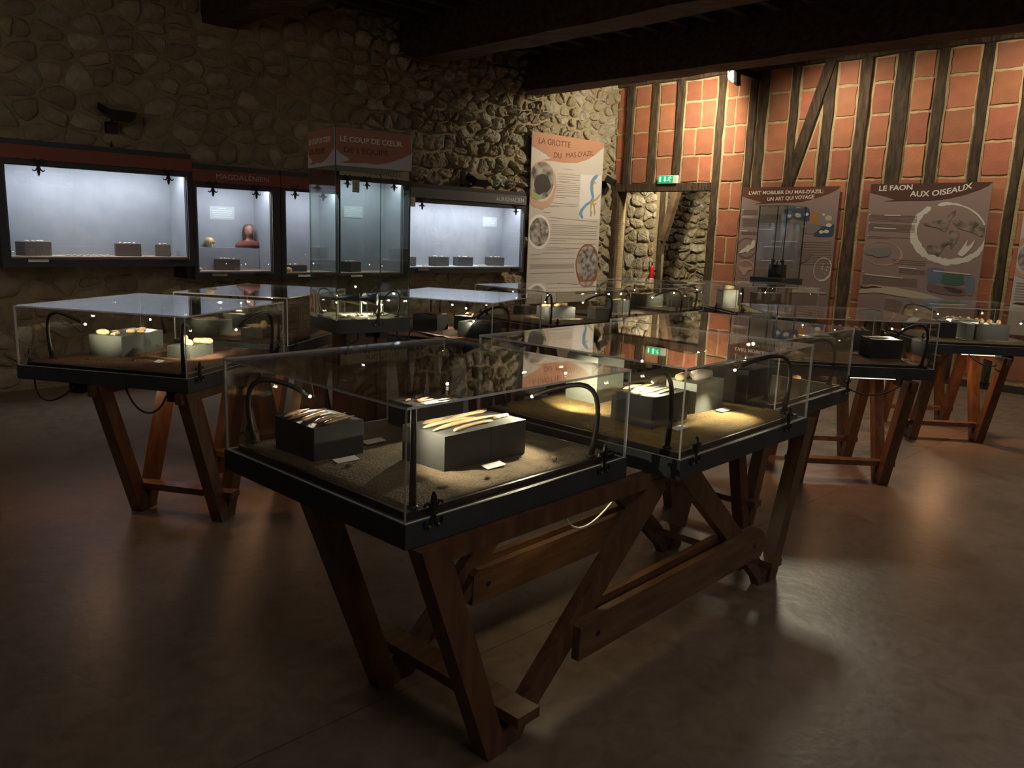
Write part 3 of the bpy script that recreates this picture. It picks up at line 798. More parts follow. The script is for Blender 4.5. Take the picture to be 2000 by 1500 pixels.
v_trestle((1.635, 8.34), 45, .31, .15, .57, 1, .60, 'single V trestle under the farthest case at the doorway')
v_trestle((2.34, 8.49), 10, .28, .2, .57, 2, .46, 'wooden V-legged trestle under the far golden-sand case')
v_trestle((2.70, 5.06), 88, .215, .16, .57, 2, .66, 'wooden V-legged trestle before the fawn poster, cables looped above its legs')
v_trestle((4.36, 6.38), 86, .17, .43, .54, 2, .66, 'wooden V-legged trestle at far right, orange light on its legs')
p = CA.matrix_world @ Vector((1.10, .30, -.06))
lamp('under_table_lamp', 'SPOT', p, p + Vector((.25, -.02, -1)), 3.2, (1, .82, .48), .08, 165, .8)
# light leaking from the lamp boxes below the trays
for c, u, v, e in ((CL, .30, .80, .9), (CL, .55, .30, .8), (CD, .25, .62, 2.4), (CE, .22, .70, 4.0), (CM, .3, .3, 1.6)):
    p = c.matrix_world @ Vector((u, v, -.012))
    lamp('under_tray_lamp', 'AREA', p, p + Vector((.02, .05, -1)), e, (1, .50, .24), .10)
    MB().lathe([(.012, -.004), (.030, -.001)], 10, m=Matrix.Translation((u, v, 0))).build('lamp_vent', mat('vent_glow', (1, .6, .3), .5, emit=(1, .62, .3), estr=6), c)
for c, u0, u1, v in ((CD, .03, .06, .22), (CE, .03, .06, .40)):
    MB().box(u0, v, -.010, u1, v + .30, -.001).build('light_strip', mat('strip_glow', (1, .8, .5), .5, emit=(1, .80, .5), estr=2.2), c)
# mains cable and junction under the nearest pair of cases
P = [CA.matrix_world @ Vector(q) for q in ((.87, .16, -.150), (.94, .17, -.285), (1.12, .20, -.27), (1.27, .20, -.165))]
o = MB().tube(bez(*P, 14), .0045, 6).build('mains_cable', M_white, None, True); tag(o, 'white mains cable hanging in a loop under the nearest case', 'cable')
o = MB().tube([CA.matrix_world @ Vector(q) for q in ((.845, .16, -.135), (.88, .16, -.155))], [.013, .013], 10).build('plug', M_white, None, True); tag(o, 'small white plug under the tray of the nearest case', 'plug')
o = MB().box(.55, .45, -.05, 1.0, .53, -.002, m=CA.matrix_world).build('ballast_box', M_card); tag(o, 'long pale lamp ballast box fixed under the nearest case', 'box')

# ================================================================== PLINTHS, CARDS AND FINDS
def cpt(c, u, v, z): return c.matrix_world @ Vector((u, v, z))
def cyaw(c): return math.degrees(math.atan2(c.matrix_world[1][0], c.matrix_world[0][0]))
def plinth(c, u0, v0, u1, v1, h, m, label, seam=False, rot=0, group=None):
    du, dv = (u1 - u0) / 2, (v1 - v0) / 2
    mw = c.matrix_world @ T((u0 + u1) / 2, (v0 + v1) / 2, HB + .016, rot)
    if not seam:
        b = MB(); e = .0015
        b.prism([(-du + e, -dv), (du - e, -dv), (du, -dv + e), (du, dv - e), (du - e, dv), (-du + e, dv), (-du, dv - e), (-du, -dv + e)], 0, h)
        o = b.build('plinth', m, None, False, mw); tag(o, label, 'plinth', group)
    else:
        o = empty('plinth', mw, label, 'plinth', group)
        MB().box(-du, -dv, 0, -.001 + du * .1, dv, h).build('block', m, o); MB().box(.001 + du * .1, -dv, 0, du, dv, h).build('block', m, o)
    return mw, h
def find_point(mw, x, y, z, ang, ln, r, m, label, group=None, bend=.0, blunt=False, flat=.7, name='bone_point', cat='bone point', seed=0):
    rnd = random.Random(seed * 7 + int(ln * 1e4)); n = 12; path = []; rad = []
    for i in range(n + 1):
        t = i / n
        path.append((ln * (t - .5), bend * ln * (math.sin(math.pi * t) - .5), 0))
        k = min(1, t * 5 + .12) ** .7 if not blunt else min(1, t * 12 + .55)
        k2 = min(1, (1 - t) * (2.2 if not blunt else 10) + .08)
        rad.append(r * min(k, k2) * rnd.uniform(.88, 1.1))
    b = MB(); b.tube(path, rad, 7)
    b.v = [Vector((v.x, v.y, v.z * flat)) for v in b.v]
    o = b.build(name, m, None, True, mw @ T(x, y, z + r * flat * .9, ang)); tag(o, label, cat, group); return o
def find_chunk(mw, x, y, z, ang, sx, sy, sz, m, label, group=None, name='bone_fragment', cat='bone fragment', seed=0):
    rnd = random.Random(seed + int(sx * 1e4)); b = MB(); seg = 10; vs = []; fs = []
    rs = [rnd.uniform(.7, 1.15) for _ in range(seg)]
    for kk, zz in ((.80, 0), (1.0, .35), (.82, .8), (.35, 1.0)):
        for i in range(seg):
            a = 2 * math.pi * i / seg; q = rs[i] * kk * rnd.uniform(.92, 1.08)
            vs.append((math.cos(a) * q * sx / 2, math.sin(a) * q * sy / 2, zz * sz))
    for q in range(3):
        for i in range(seg): fs.append((q * seg + i, q * seg + (i + 1) % seg, (q + 1) * seg + (i + 1) % seg, (q + 1) * seg + i))
    fs.append(tuple(range(seg))[::-1]); fs.append(tuple(range(3 * seg, 4 * seg)))
    o = b.add(vs, fs).build(name, m, None, True, mw @ T(x, y, z, ang)); tag(o, label, cat, group); return o
def card(c, u, v, label, rot=0, w_=.085, d_=.034, group=None, z=None, tilt=8):
    mw = c.matrix_world @ T(u, v, (HB + .0235) if z is None else z, rot, 0, tilt)
    o = MB().box(-w_ / 2, -d_ / 2, 0, w_ / 2, d_ / 2, .002).build('label_card', M_card, None, False, mw); tag(o, label, 'label card', group); return o
ORD = ['first', 'second', 'third', 'fourth', 'fifth', 'sixth', 'seventh', 'eighth', 'ninth', 'tenth']

# --- nearest case
m1, h1 = plinth(CA, .105, .59, .300, .825, .115, M_plinth, 'dark cube plinth at the back left of the nearest case')
for i, (x, y, a, ln, m) in enumerate(((.02, -.085, 14, .150, M_boned), (.01, -.045, 20, .175, M_boned), (-.01, .01, 24, .17, M_bone), (-.02, .045, 16, .19, M_boned), (-.035, .085, 22, .14, M_bone))):
    find_point(m1, x, y, h1, a, ln, .010, m, 'slender brown bone point on the dark cube plinth, %s from the viewer' % ORD[i], 'bone points on the cube plinth', bend=.04, seed=i)
m2, h2 = plinth(CA, .350, .238, .728, .445, .118, M_plinth, 'wide dark two-block plinth in the middle of the nearest case', True)
for i, (x, y, a, ln, r, bl) in enumerate(((-.025, -.060, 6, .20, .0085, True), (.0, -.018, 3, .36, .0105, False), (-.06, .022, 2, .24, .0105, False), (.055, .055, 8, .22, .0095, True), (-.09, .060, 4, .11, .010, False))):
    find_point(m2, x, y, h2, a, ln, r, M_bone, 'long ivory bone point on the wide two-block plinth, %s from its front edge' % ORD[i], 'ivory points on the two-block plinth', bend=.06, blunt=bl, seed=10 + i)
find_point(m2, .14, -.03, h2, 4, .075, .0095, M_bone, 'short broken ivory end piece on the right of the two-block plinth', None, 0, True, name='bone_piece', cat='bone piece', seed=20)
m3, h3 = plinth(CA, .600, .665, .835, .840, .105, M_plinth, 'dark plinth at the back of the nearest case, partly behind the front corner glass')
o = MB().box(-.07, -.080, h3, .10, -.045, h3 + .002, m=m3).build('label_card', M_card); tag(o, 'white card strip on the front edge of the rear plinth in the nearest case', 'label card')
for i, (x, y, ln) in enumerate(((.045, -.066, .10), (-.03, -.03, .09), (-.01, .0, .11), (-.075, .02, .045), (.0, .045, .06))):
    find_point(m3, x, y, h3 + (.002 if i == 0 else 0), 3 + 4 * i, ln, .0062, M_boner, 'small reddish bone point on the rear plinth of the nearest case, %s from the front' % ORD[i], 'small points on the rear plinth', seed=30 + i)
card(CA, .190, .535, 'white label card in front of the dark cube plinth', -2); card(CA, .40, .665, 'white label card to the right of the dark cube plinth', 0); card(CA, .515, .180, 'white label card in front of the wide two-block plinth', 0)
for i, (u, v, s, lb) in enumerate(((.235, .115, .045, 'flat stone chip lying on the sand close to the front corner glass'), (.40, .105, .040, 'stone chip on the sand in front of the wide plinth'), (.73, .105, .035, 'pale stone chip on the sand at the right of the nearest case'), (.155, .47, .026, 'small stone chip beside the card of the cube plinth'))):
    find_chunk(CA.matrix_world, u, v, HB + .019, i * 40, s, s * .55, .012, M_sandg, lb, None, 'stone_chip', 'stone', 40 + i)
# --- golden-sand case
m1, h1 = plinth(CB, .245, .285, .515, .485, .130, M_plinth, 'charcoal block at the front of the golden sand')
for i, (x, y, a, ln) in enumerate(((.03, -.06, 4, .16), (-.02, -.025, 2, .25), (-.03, .015, -2, .22), (.02, .05, 5, .18), (-.02, .08, 3, .15))):
    find_point(m1, x, y, h1, a, ln, .009, M_bone, 'slim ivory stick under the lamp on the charcoal block, %s from the front' % ORD[i], 'ivory sticks on the charcoal block', bend=.03, seed=50 + i)
m2, h2 = plinth(CB, .640, .320, .880, .475, .135, M_plinthp, 'pale grey-green block on the bright strip of golden sand')
find_chunk(m2, .03, -.010, h2, 8, .19, .085, .040, M_flint, 'large pale flint core with a grey side on the pale grey-green block', None, 'flint_core', 'flint', 60)
find_point(m2, -.045, .035, h2, 12, .15, .021, M_bone, 'cream bone chunk propped against the flint core', None, .05, True, name='bone_chunk', cat='bone chunk', seed=61)
m3, h3 = plinth(CB, .455, .72, .660, .90, .215, M_plinthp, 'tall pale grey-green block at the back of the golden-sand case')
for i, (x, ln) in enumerate(((-.03, .16), (.04, .12))): find_point(m3, x, -.03 + .05 * i, h3, 3, ln, .009, M_bone, 'cream bone rod on the tall pale block, %s one' % ('front' if i == 0 else 'rear'), None, seed=63 + i)
card(CB, .345, .215, 'label card on the sand in front of the charcoal block'); card(CB, .80, .270, 'label card on the sand in front of the pale grey-green block')
# --- case behind the golden-sand case
m1, h1 = plinth(CC, .03, .16, .28, .36, .145, M_plinthd, 'black block just behind the right-hand glass of the golden-sand case')
for i, (x, y, a) in enumerate(((-.05, -.04, 10), (.0, .0, -6), (.05, .04, 4))): find_point(m1, x, y, h1, a, .16, .013, M_boner, 'reddish bone rod on the black block behind the golden-sand case, %s from the front' % ORD[i], 'reddish rods on the black block', seed=70 + i)
m2, h2 = plinth(CC, .45, .36, .72, .58, .13, M_plinthd, 'black block at the centre of the case behind the golden-sand case')
for i in range(5): find_chunk(m2, -.10 + .05 * i, (-.03, .02, -.01, .03, -.02)[i], h2, i * 50, .045, .03, .016, M_flint, 'cream fragment on the central black block, %s from the left' % ORD[i], 'cream fragments on the central black block', seed=80 + i)
# --- reddish-sand case
m1, h1 = plinth(CL, .320, .625, .670, .832, .118, M_plinthg, 'long grey-green two-block plinth on the reddish sand', True)
rr = random.Random(4)
find_chunk(m1, -.13, .045, h1, 100, .10, .05, .028, M_bone, 'broad cream bone plate at the near end of the long grey-green plinth', None, 'bone_plate', 'bone plate', 90)
for i in range(9):
    find_chunk(m1, -.14 + .033 * i, rr.uniform(-.07, .06), h1, rr.uniform(0, 180), rr.uniform(.035, .075), rr.uniform(.014, .026), rr.uniform(.010, .022), M_bone if i % 3 else M_flint, 'small cream bone fragment on the long grey-green plinth, %s from its near end' % ORD[i], 'fragments on the long grey-green plinth', seed=91 + i)
m2, h2 = plinth(CL, .420, .275, .640, .420, .070, M_plinthg, 'low grey-green block lit from above near the front glass of the reddish sand')
find_chunk(m2, -.05, -.02, h2, 60, .085, .05, .034, M_bone, 'cream bone lump with a groove on the low grey-green block', None, 'bone_lump', 'bone lump', 110)
find_chunk(m2, .0, .035, h2, 10, .05, .04, .05, M_bone, 'knobbly cream joint bone in the middle of the low grey-green block', None, 'joint_bone', 'joint bone', 111)
find_point(m2, .05, -.045, h2, 100, .11, .024, M_bone, 'smooth rounded cream bone end on the low grey-green block', None, 0, True, name='bone_end', cat='bone end', seed=112)
card(CL, .27, .36, 'label card half buried in the reddish sand', 20)
for i, (u, v) in enumerate(((.20, .74), (.25, .5), (.6, .12))): find_chunk(CL.matrix_world, u, v, HB + .019, i * 60, .03, .02, .010, M_sandr, 'small stone chip on the reddish sand, %s from the left' % ORD[i], 'chips on the reddish sand', 'stone_chip', 'stone', 115 + i)
# --- case behind the reddish sand
m1, h1 = plinth(CM, .11, .55, .29, .83, .10, M_plinthg, 'dim grey-green block seen through the far glass of the reddish-sand case')
for i in range(5): find_point(m1, -.06 + .03 * i, (.02, -.04, .05, -.01, .03)[i], h1, 80 + 12 * i, .12, .008, M_flint, 'flat pale blade on the dim grey-green block, %s from the left' % ORD[i], 'pale blades on the dim grey-green block', bend=.1, seed=120 + i)
m2, h2 = plinth(CM, .60, .62, .76, .80, .10, M_plinthd, 'black block farther back behind the reddish-sand case')
find_chunk(m2, 0, 0, h2, 0, .10, .07, .02, M_bone, 'cream fragment on the black block farther back behind the reddish-sand case', None, seed=126)
m3, h3 = plinth(CM, .13, .24, .28, .40, .065, M_plinthg, 'small grey-green block close to the tall tower')
find_point(m3, 0, 0, h3, 100, .17, .020, M_bone, 'long cream jawbone on the small block close to the tall tower', None, .12, name='jawbone', cat='jawbone', seed=127)
find_chunk(m3, -.02, -.06, h3, 0, .06, .05, .05, M_bone, 'brightly lit cream knuckle bone against the tall tower', None, 'knuckle_bone', 'knuckle bone', 128)
# --- dim case right of the tower
m1, h1 = plinth(CF, .38, .62, .56, .83, .12, M_plinthd, 'charcoal block with long sticks in the dim case by the tower')
for i, (x, a, ln) in enumerate(((-.03, 60, .26), (.03, 75, .20))): find_point(m1, x, 0, h1, a, ln, .010, M_boned, 'dark thin stick lying across the charcoal block by the tower, %s one' % ('nearer' if i == 0 else 'farther'), None, seed=130 + i)
m2, h2 = plinth(CF, .20, .11, .42, .36, .112, M_plinthd, 'charcoal block with a bright card in the dim case by the tower')
o = MB().box(-.05, .0, h2, .03, .10, h2 + .002, m=m2).build('label_card', M_card); tag(o, 'brightly lit card on the charcoal block by the tower', 'label card')
find_point(m2, .03, -.03, h2, 60, .14, .008, M_boned, 'thin dark bone point beside the brightly lit card', None, seed=133)
m3, h3 = plinth(CF, .66, .40, .86, .62, .10, M_plinthg, 'grey block under a glaring lamp in the dim case by the tower')
for i in range(4): find_chunk(m3, -.06 + .04 * i, (-.05, .03, -.01, .05)[i], h3, 30 * i, .06, .04, .02, M_bone if i < 2 else M_boner, 'small bone fragment under the glaring lamp by the tower, %s from the left' % ORD[i], 'fragments under the glaring lamp', seed=135 + i)
card(CF, .18, .55, 'large pale paper sheet lying on the sand by the tower', 60, .22, .10); card(CF, .12, .42, 'small label card at the foot of the bright-card block', 60)
# --- case under the banner
m1, h1 = plinth(CG, .36, .32, .66, .50, .112, M_plinth, 'dark two-block plinth in the case under the banner', True, -20)
find_point(m1, .06, .0, h1, 20, .15, .022, M_bone, 'cream jaw piece leaning on the dark two-block plinth under the banner', None, .1, True, name='jaw_piece', cat='jaw piece', seed=140)
for i in range(3): find_chunk(m1, -.12 + .06 * i, -.01, h1, 40 * i, .07, .05, .022, M_bone, 'cream bone scrap on the two-block plinth under the banner, %s from the left' % ORD[i], 'scraps under the banner', seed=141 + i)
m2, h2 = plinth(CG, .74, .08, .90, .24, .11, M_plinthp, 'pale block at the right front of the case under the banner', rot=-20)
find_chunk(m2, 0, 0, h2, 0, .11, .06, .012, M_flint, 'flat pale flake on the pale block under the banner', None, 'flint_flake', 'flint flake', 145)
m3, h3 = plinth(CG, .45, .76, .62, .90, .075, M_plinthg, 'low grey-green block at the left rear of the case under the banner')
find_chunk(m3, 0, 0, h3, 0, .12, .07, .014, M_flint, 'flat pale flake on the low block at the left rear under the banner', None, 'flint_flake', 'flint flake', 146)
# --- between cases and doorway
m1, h1 = plinth(CI, .42, .48, .62, .64, .125, M_plinth, 'dark block under a dazzling lamp left of the doorway')
for i in range(3): find_point(m1, -.03 + .03 * i, .02 * i - .02, h1, 10 * i, .16, .009, M_bone, 'bright cream point on the dark block under the dazzling lamp, %s from the left' % ORD[i], 'points under the dazzling lamp', seed=150 + i)
m1, h1 = plinth(CH, .10, .40, .42, .60, .14, M_plinthg, 'wide grey block at the left in the farthest case')
for i in range(4): find_point(m1, -.10 + .06 * i, 0, h1, 10, .12, .008, M_boner, 'thin brown point on the wide grey block of the farthest case, %s from the left' % ORD[i], 'points on the wide grey block', seed=155 + i)
m2, h2 = plinth(CH, .40, .12, .58, .34, .13, M_plinthg, 'grey block with a round stone at the right in the farthest case')
find_chunk(m2, -.04, .02, h2, 0, .12, .09, .075, M_bone, 'round glowing cream stone on the grey block of the farthest case', None, 'round_stone', 'round stone', 160)
find_chunk(m2, .07, -.03, h2, 0, .07, .05, .05, M_boner, 'small brown stone beside the round glowing stone', None, 'brown_stone', 'stone', 161)
m1, h1 = plinth(CJ, .06, .46, .24, .64, .205, M_plinthp, 'tall pale block on the far golden sand')
find_chunk(m1, 0, 0, h1, 20, .15, .12, .07, M_bone, 'glowing orange-cream skull cap on the tall pale block', None, 'skull_fragment', 'skull cap', 165)
m1b, h1b = plinth(CJ, .55, .62, .85, .80, .17, M_plinthb, 'brown block at the back of the far golden-sand case')
# --- case before the fawn poster
m1, h1 = plinth(CD, .30, .08, .50, .29, .130, M_plinthd, 'charcoal block near the front of the case before the fawn poster')
find_chunk(m1, .0, .03, h1, 90, .16, .06, .008, M_flint, 'flat pale blade on the charcoal block before the fawn poster', None, 'flint_tool', 'flint blade', 170)
m2, h2 = plinth(CD, .66, .16, .86, .42, .15, M_plinth, 'dark block at the back right of the case before the fawn poster')
for i in range(5): find_chunk(m2, -.05 + .025 * i, -.09 + .045 * i, h2, 50 * i, .05, .035, .022, M_bone if i % 2 else M_boner, 'tooth-like fragment on the dark back block before the fawn poster, %s from the right' % ORD[i], 'fragments on the dark back block', seed=171 + i)
m3, h3 = plinth(CD, .52, .45, .68, .66, .10, M_plinthp, 'pale block at the left of the case before the fawn poster')
find_chunk(m3, 0, -.03, h3, 90, .15, .09, .02, M_flint, 'white tilted tablet on the pale block before the fawn poster', None, 'tablet', 'tablet', 180)
card(CD, .26, .04, 'label card at the right foot of the charcoal block before the fawn poster', 90)
# --- far right case
m1, h1 = plinth(CE, .34, .63, .52, .80, .13, M_plinthd, 'charcoal block at the left of the far right case')
for i in range(4): find_chunk(m1, -.03 + .02 * i, -.07 + .045 * i, h1, 40 * i, .05, .035, .018, M_flint, 'pale fragment on the left charcoal block of the far right case, %s from the right' % ORD[i], 'fragments on the left charcoal block at far right', seed=190 + i)
m2, h2 = plinth(CE, .66, .28, .88, .54, .135, M_plinthp, 'pale block strewn with teeth in the far right case')
for i in range(8): find_chunk(m2, (-.06, .03, -.03, .05, 0, .07, -.05, .02)[i], -.11 + .03 * i, h2, 40 * i, .042, .03, .018, M_bone, 'cream tooth on the pale block of the far right case, %s from the right' % ORD[i], 'teeth on the pale block at far right', seed=195 + i)
m3, h3 = plinth(CE, .30, .22, .48, .49, .135, M_plinthd, 'charcoal block at the right front of the far right case')
for i in range(3): find_chunk(m3, .0, -.08 + .07 * i, h3, 30 * i, .05, .035, .035, M_bone, 'upright cream tooth on the right front charcoal block, %s from the right' % ORD[i], 'upright teeth at far right', seed=205 + i)
m4, h4 = plinth(CE, .28, .515, .46, .58, .135, M_plinthp, 'narrow pale block between the charcoal blocks at far right')
card(CE, .20, .62, 'round-cornered white card on the sand at far right', 90)
# ================================================================== WALL SHOWCASES
D0 = .40                                # how far the showcases stand out from the stone wall
def showcase(s0, s1, z0, z1, o0, o1, p0, p1, band, bandm, label, shelf=M_shelf, text=None, power=26, clamps=2, bs=None, num=None, inner=.02):
    """outer s0..s1, z0..z1; opening o0..o1, p0..p1 (wall metres)"""
    mw = FL @ Matrix.Translation((s0, z0, 0))
    c = empty('wall_showcase', mw, label, 'showcase', 'lit showcases on the stone wall')
    W_, H_ = s1 - s0, z1 - z0; a0, a1, b0, b1 = o0 - s0, o1 - s0, p0 - z0, p1 - z0
    # body: top, bottom, sides, back of the box
    b = MB(); up = min(.055, H_ - b1 - .03)
    b.box(0, 0, .0, a0, H_, D0); b.box(a1, 0, .0, W_, H_, D0); b.box(a0, 0, .0, a1, b0, D0); b.box(a0, b1 + up, .0, a1, H_, D0); b.box(a0, b1, D0 - .02, a1, b1 + up, D0)
    b.build('frame', M_caseframe, c)
    MB().box(a0, b0, .002, a1, b1 + up, .012).build('back_panel', M_boxin, c)
    e = .004
    MB().box(a0, b0, .012, a0 + e, b1 + up, D0 - .03).build('side_panel', M_boxin, c)
    MB().box(a1 - e, b0, .012, a1, b1 + up, D0 - .03).build('side_panel', M_boxin, c)
    MB().box(a0, b1 + up - e, .012, a1, b1 + up, D0 - .03).build('top_panel', M_boxin, c)
    MB().box(a0 + e, b0, .012, a1 - e, b0 + .012, D0 - .016).build('shelf', shelf, c)
    pane((a0 - .01, b0 - .01, D0 + .001, a1 + .01, b1 + .01, D0 + .007), 'glass_front', c, 2)
    if band: 
        q = MB().box(bs[0] - s0 if bs else .0, band[0] - z0, D0, bs[1] - s0 if bs else W_, band[1] - z0, D0 + .016).build('title_band', bandm, c)
        if text:
            lettering(text[0], text[1] - s0, text[3] - z0, text[4], text[5], q, D0 + .017, width=text[2] - text[1])
    xs = [a0 + .10, a1 - .10] if clamps == 2 else clamps
    for x in xs:
        m = frame(Vector((1, 0, 0)), Vector((0, -1, 0)), Vector((0, 0, 1)), Vector((x, b1 + .012, D0 + .0085)))
        m = Matrix.Translation((x, b1 + .012, D0 + .0085)) @ Matrix.Rotation(math.pi, 4, 'Z')
        clamp(c, m, False, 1.45)
    for x in (a0 + .12, a1 - .18):
        MB().box(x, b0 - .035, D0 + .007, x + .16, b0 - .012, D0 + .020).build('glass_rest', M_steel if x < a0 + .2 else M_black, c)
    MB().box(a0 + .02, b1 + up - .018, D0 - .065, a1 - .02, b1 + up - .006, D0 - .030).build('light_strip', mat('led_white', (.9, .95, 1), .5, emit=(.80, .88, 1), estr=7), c)
    p = mw @ Vector(((a0 + a1) / 2, b1 + up - .022, D0 - .048))
    aim = mw @ Vector(((a0 + a1) / 2, b0, .09))
    l = lamp('showcase_led', 'AREA', p, aim, power * .64 * (a1 - a0), (.88, .93, 1.0), .04)
    l.data.shape = 'RECTANGLE'; l.data.size = (a1 - a0) * .92; l.data.size_y = .04
    # orient so the long side runs along the wall
    d = (aim - p).normalized(); x = dl; y = d.cross(x) * -1; zc = -d
    y = zc.cross(x).normalized()
    mm = frame(x, y, zc, p); l.matrix_world = mm
    if num:
        tag_ = MB().box(num[1] - s0, num[2] - z0, D0 + .008, num[1] - s0 + .095, num[2] - z0 + .135, D0 + .014).build('number_card', M_card, c)
        lettering(num[0], num[1] - s0 + .028, num[2] - z0 + .035, .07, mat('orange_number', (.42, .16, .05), .8), tag_, D0 + .0145)
    return c
M_lettergrey = mat('pale_letter', (.50, .47, .46), .8)
M_letterdark = mat('dark_letter', (.10, .085, .07), .8)
S1 = showcase(-9.25, -7.600, 1.153, 2.225, -9.180, -7.662, 1.232, 2.010, (2.064, 2.178), M_bandred, 'longest lit wall showcase at far left with a plain brick red band', power=17, clamps=[.32, 1.42])
S2 = showcase(-7.598, -6.665, 1.022, 2.150, -7.555, -6.768, 1.090, 1.924, (1.978, 2.098), M_bandred, 'lit wall showcase titled MAGDALENIEN with a reflected skull and bust built in', text=('MAGDALÉNIEN', -7.36, -6.80, 2.018, .052, M_lettergrey), power=15, clamps=[.20, .66])
S3 = showcase(-6.655, -5.945, 1.015, 2.150, -6.598, -5.965, 1.072, 1.944, (1.973, 2.098), M_bandred, 'lit wall showcase with a red band seen through the tall tower', power=15, clamps=[.16, .50])
S4 = showcase(-5.943, -4.990, 1.010, 2.285, -5.925, -5.070, 1.062, 2.103, (2.157, 2.280), M_bandbeige, 'lit wall showcase with the beige SOLUTREEN band behind the tall tower', text=('SOLUTRÉEN', -5.60, -5.12, 2.190, .058, M_letterdark), power=14, clamps=[.10, .36, .74], num=('2', -5.78, 1.98))
S5 = showcase(-4.985, -2.990, 1.060, 2.140, -4.955, -3.045, 1.127, 1.912, (1.970, 2.090), M_bandgrey, 'lit wall showcase titled AURIGNACIEN beside the white cave banner', shelf=M_shelfw, text=('AURIGNACIEN', -3.56, -3.05, 2.002, .055, mat('white_letter', (.7, .7, .72), .8)), power=19, clamps=[.20, 1.80], num=('1', -4.985, 1.86))
for c, x0, y0, lb in ((S2, .335, .600, 'text card on the back of the showcase titled MAGDALENIEN'), (S4, .30, .69, 'text card on the back of the showcase with the beige band'), (S5, 1.555, .600, 'text card on the back of the showcase titled AURIGNACIEN')):
    mw = c.matrix_world @ Matrix.Translation((x0, y0, .0125))
    t = MB().box(0, 0, 0, .27, .135, .003).build('text_card', mat('clear_card', (.36, .40, .41), .5), None, False, mw); tag(t, lb, 'text card')
    b = MB()
    for k, (u0, u1) in enumerate(((.09, .18), (.02, .25), (.03, .24), (.05, .23), (.04, .25))): b.box(u0, .11 - k * .022, .003, u1, .117 - k * .022, .0036)
    o = b.build('text_line', mat('card_text', (.52, .56, .57), .6), t); o['kind'] = 'stuff'
def wall_plinth(c, x, z, w_, h, dpt, m, label, rot=0):
    mw = c.matrix_world @ Matrix.Translation((x, z, .20)) @ Matrix.Rotation(-math.pi / 2, 4, 'X') @ Matrix.Rotation(R(rot), 4, 'Z')
    o = MB().box(-w_ / 2, -dpt / 2, 0, w_ / 2, dpt / 2, h).build('plinth', m, None, False, mw); tag(o, label, 'plinth'); return mw
def flakes(mw, h, n, spread, label, group, seed, m=M_flint, s=.045):
    r2 = random.Random(seed)
    for i in range(n): find_chunk(mw, -spread + 2 * spread * (i + .5) / n, r2.uniform(-.05, .05), h, r2.uniform(0, 180), s * r2.uniform(.7, 1.4), s * r2.uniform(.4, .8), .014, m, label + ', %s from the left' % ORD[i], group, 'flint_flake', 'flint', seed * 10 + i)
zf = .092
w_ = wall_plinth(S1, .29, zf, .23, .12, .16, M_plinthb, 'brown plinth at the left end of the longest wall showcase', 14); flakes(w_, .12, 4, .09, 'pale flake on the left plinth of the longest showcase', 'flakes on the left plinth of the long showcase', 301)
w_ = wall_plinth(S1, 1.09, zf, .22, .115, .16, M_plinthb, 'brown plinth right of centre in the longest wall showcase', -14); flakes(w_, .115, 4, .08, 'pale flake on the right-of-centre plinth of the longest showcase', 'flakes on the right plinth of the long showcase', 302)
w_ = wall_plinth(S1, 1.42, zf, .13, .11, .14, M_plinthb, 'small brown plinth at the right end of the longest wall showcase', -25); flakes(w_, .11, 2, .04, 'pale flake on the small right plinth of the longest showcase', 'flakes on the small right plinth', 303)
for i in range(7):
    mw = S1.matrix_world @ Matrix.Translation((.55 + .055 * i, zf, .26)) @ Matrix.Rotation(-math.pi / 2, 4, 'X'); find_chunk(mw, 0, 0, 0, 30 * i, .05, .035, .012, M_flint, 'pale flake on the shelf of the longest wall showcase, %s from the left' % ORD[i], 'flakes on the long showcase shelf', 'flint_flake', 'flint', 310 + i)
zf = .081
w_ = wall_plinth(S2, .42, zf, .24, .115, .15, M_plinthb, 'brown plinth on the shelf of the showcase titled MAGDALENIEN', -16); flakes(w_, .115, 4, .08, 'pale flake on the brown plinth under the skull and bust', 'flakes on the brown plinth', 320)
mw = S2.matrix_world @ Matrix.Translation((.12, zf, .22)) @ Matrix.Rotation(-math.pi / 2, 4, 'X'); find_chunk(mw, 0, 0, 0, 0, .06, .04, .03, M_flint, 'cream pebble at the left of the showcase titled MAGDALENIEN', None, 'pebble', 'pebble', 330)
# a glass reflection of counter, skull and bust, built here as solid shapes
ris = MB().box(.06, .0575, .014, .82, .2995, .13, m=S2.matrix_world @ Matrix.Translation((0, .012, 0))).build('reflected_counter', M_boxin); tag(ris, 'wide grey block standing in for a reflected counter in the showcase titled MAGDALENIEN', 'reflected_counter')
zr = .312
sk = empty('skull', S2.matrix_world @ Matrix.Translation((.295, zr, .075)) @ Matrix.Rotation(-math.pi / 2, 4, 'X') @ Matrix.Rotation(R(22), 4, 'Z') @ Matrix.Scale(.80, 4), 'small cream skull facing right, a glass reflection built as a solid shape', 'skull')
b = MB(); b.lathe([(.004, .125), (.030, .121), (.047, .105), (.054, .082), (.050, .058), (.040, .042), (.030, .034), (.004, .032)][::-1], 16, sy=1.22)
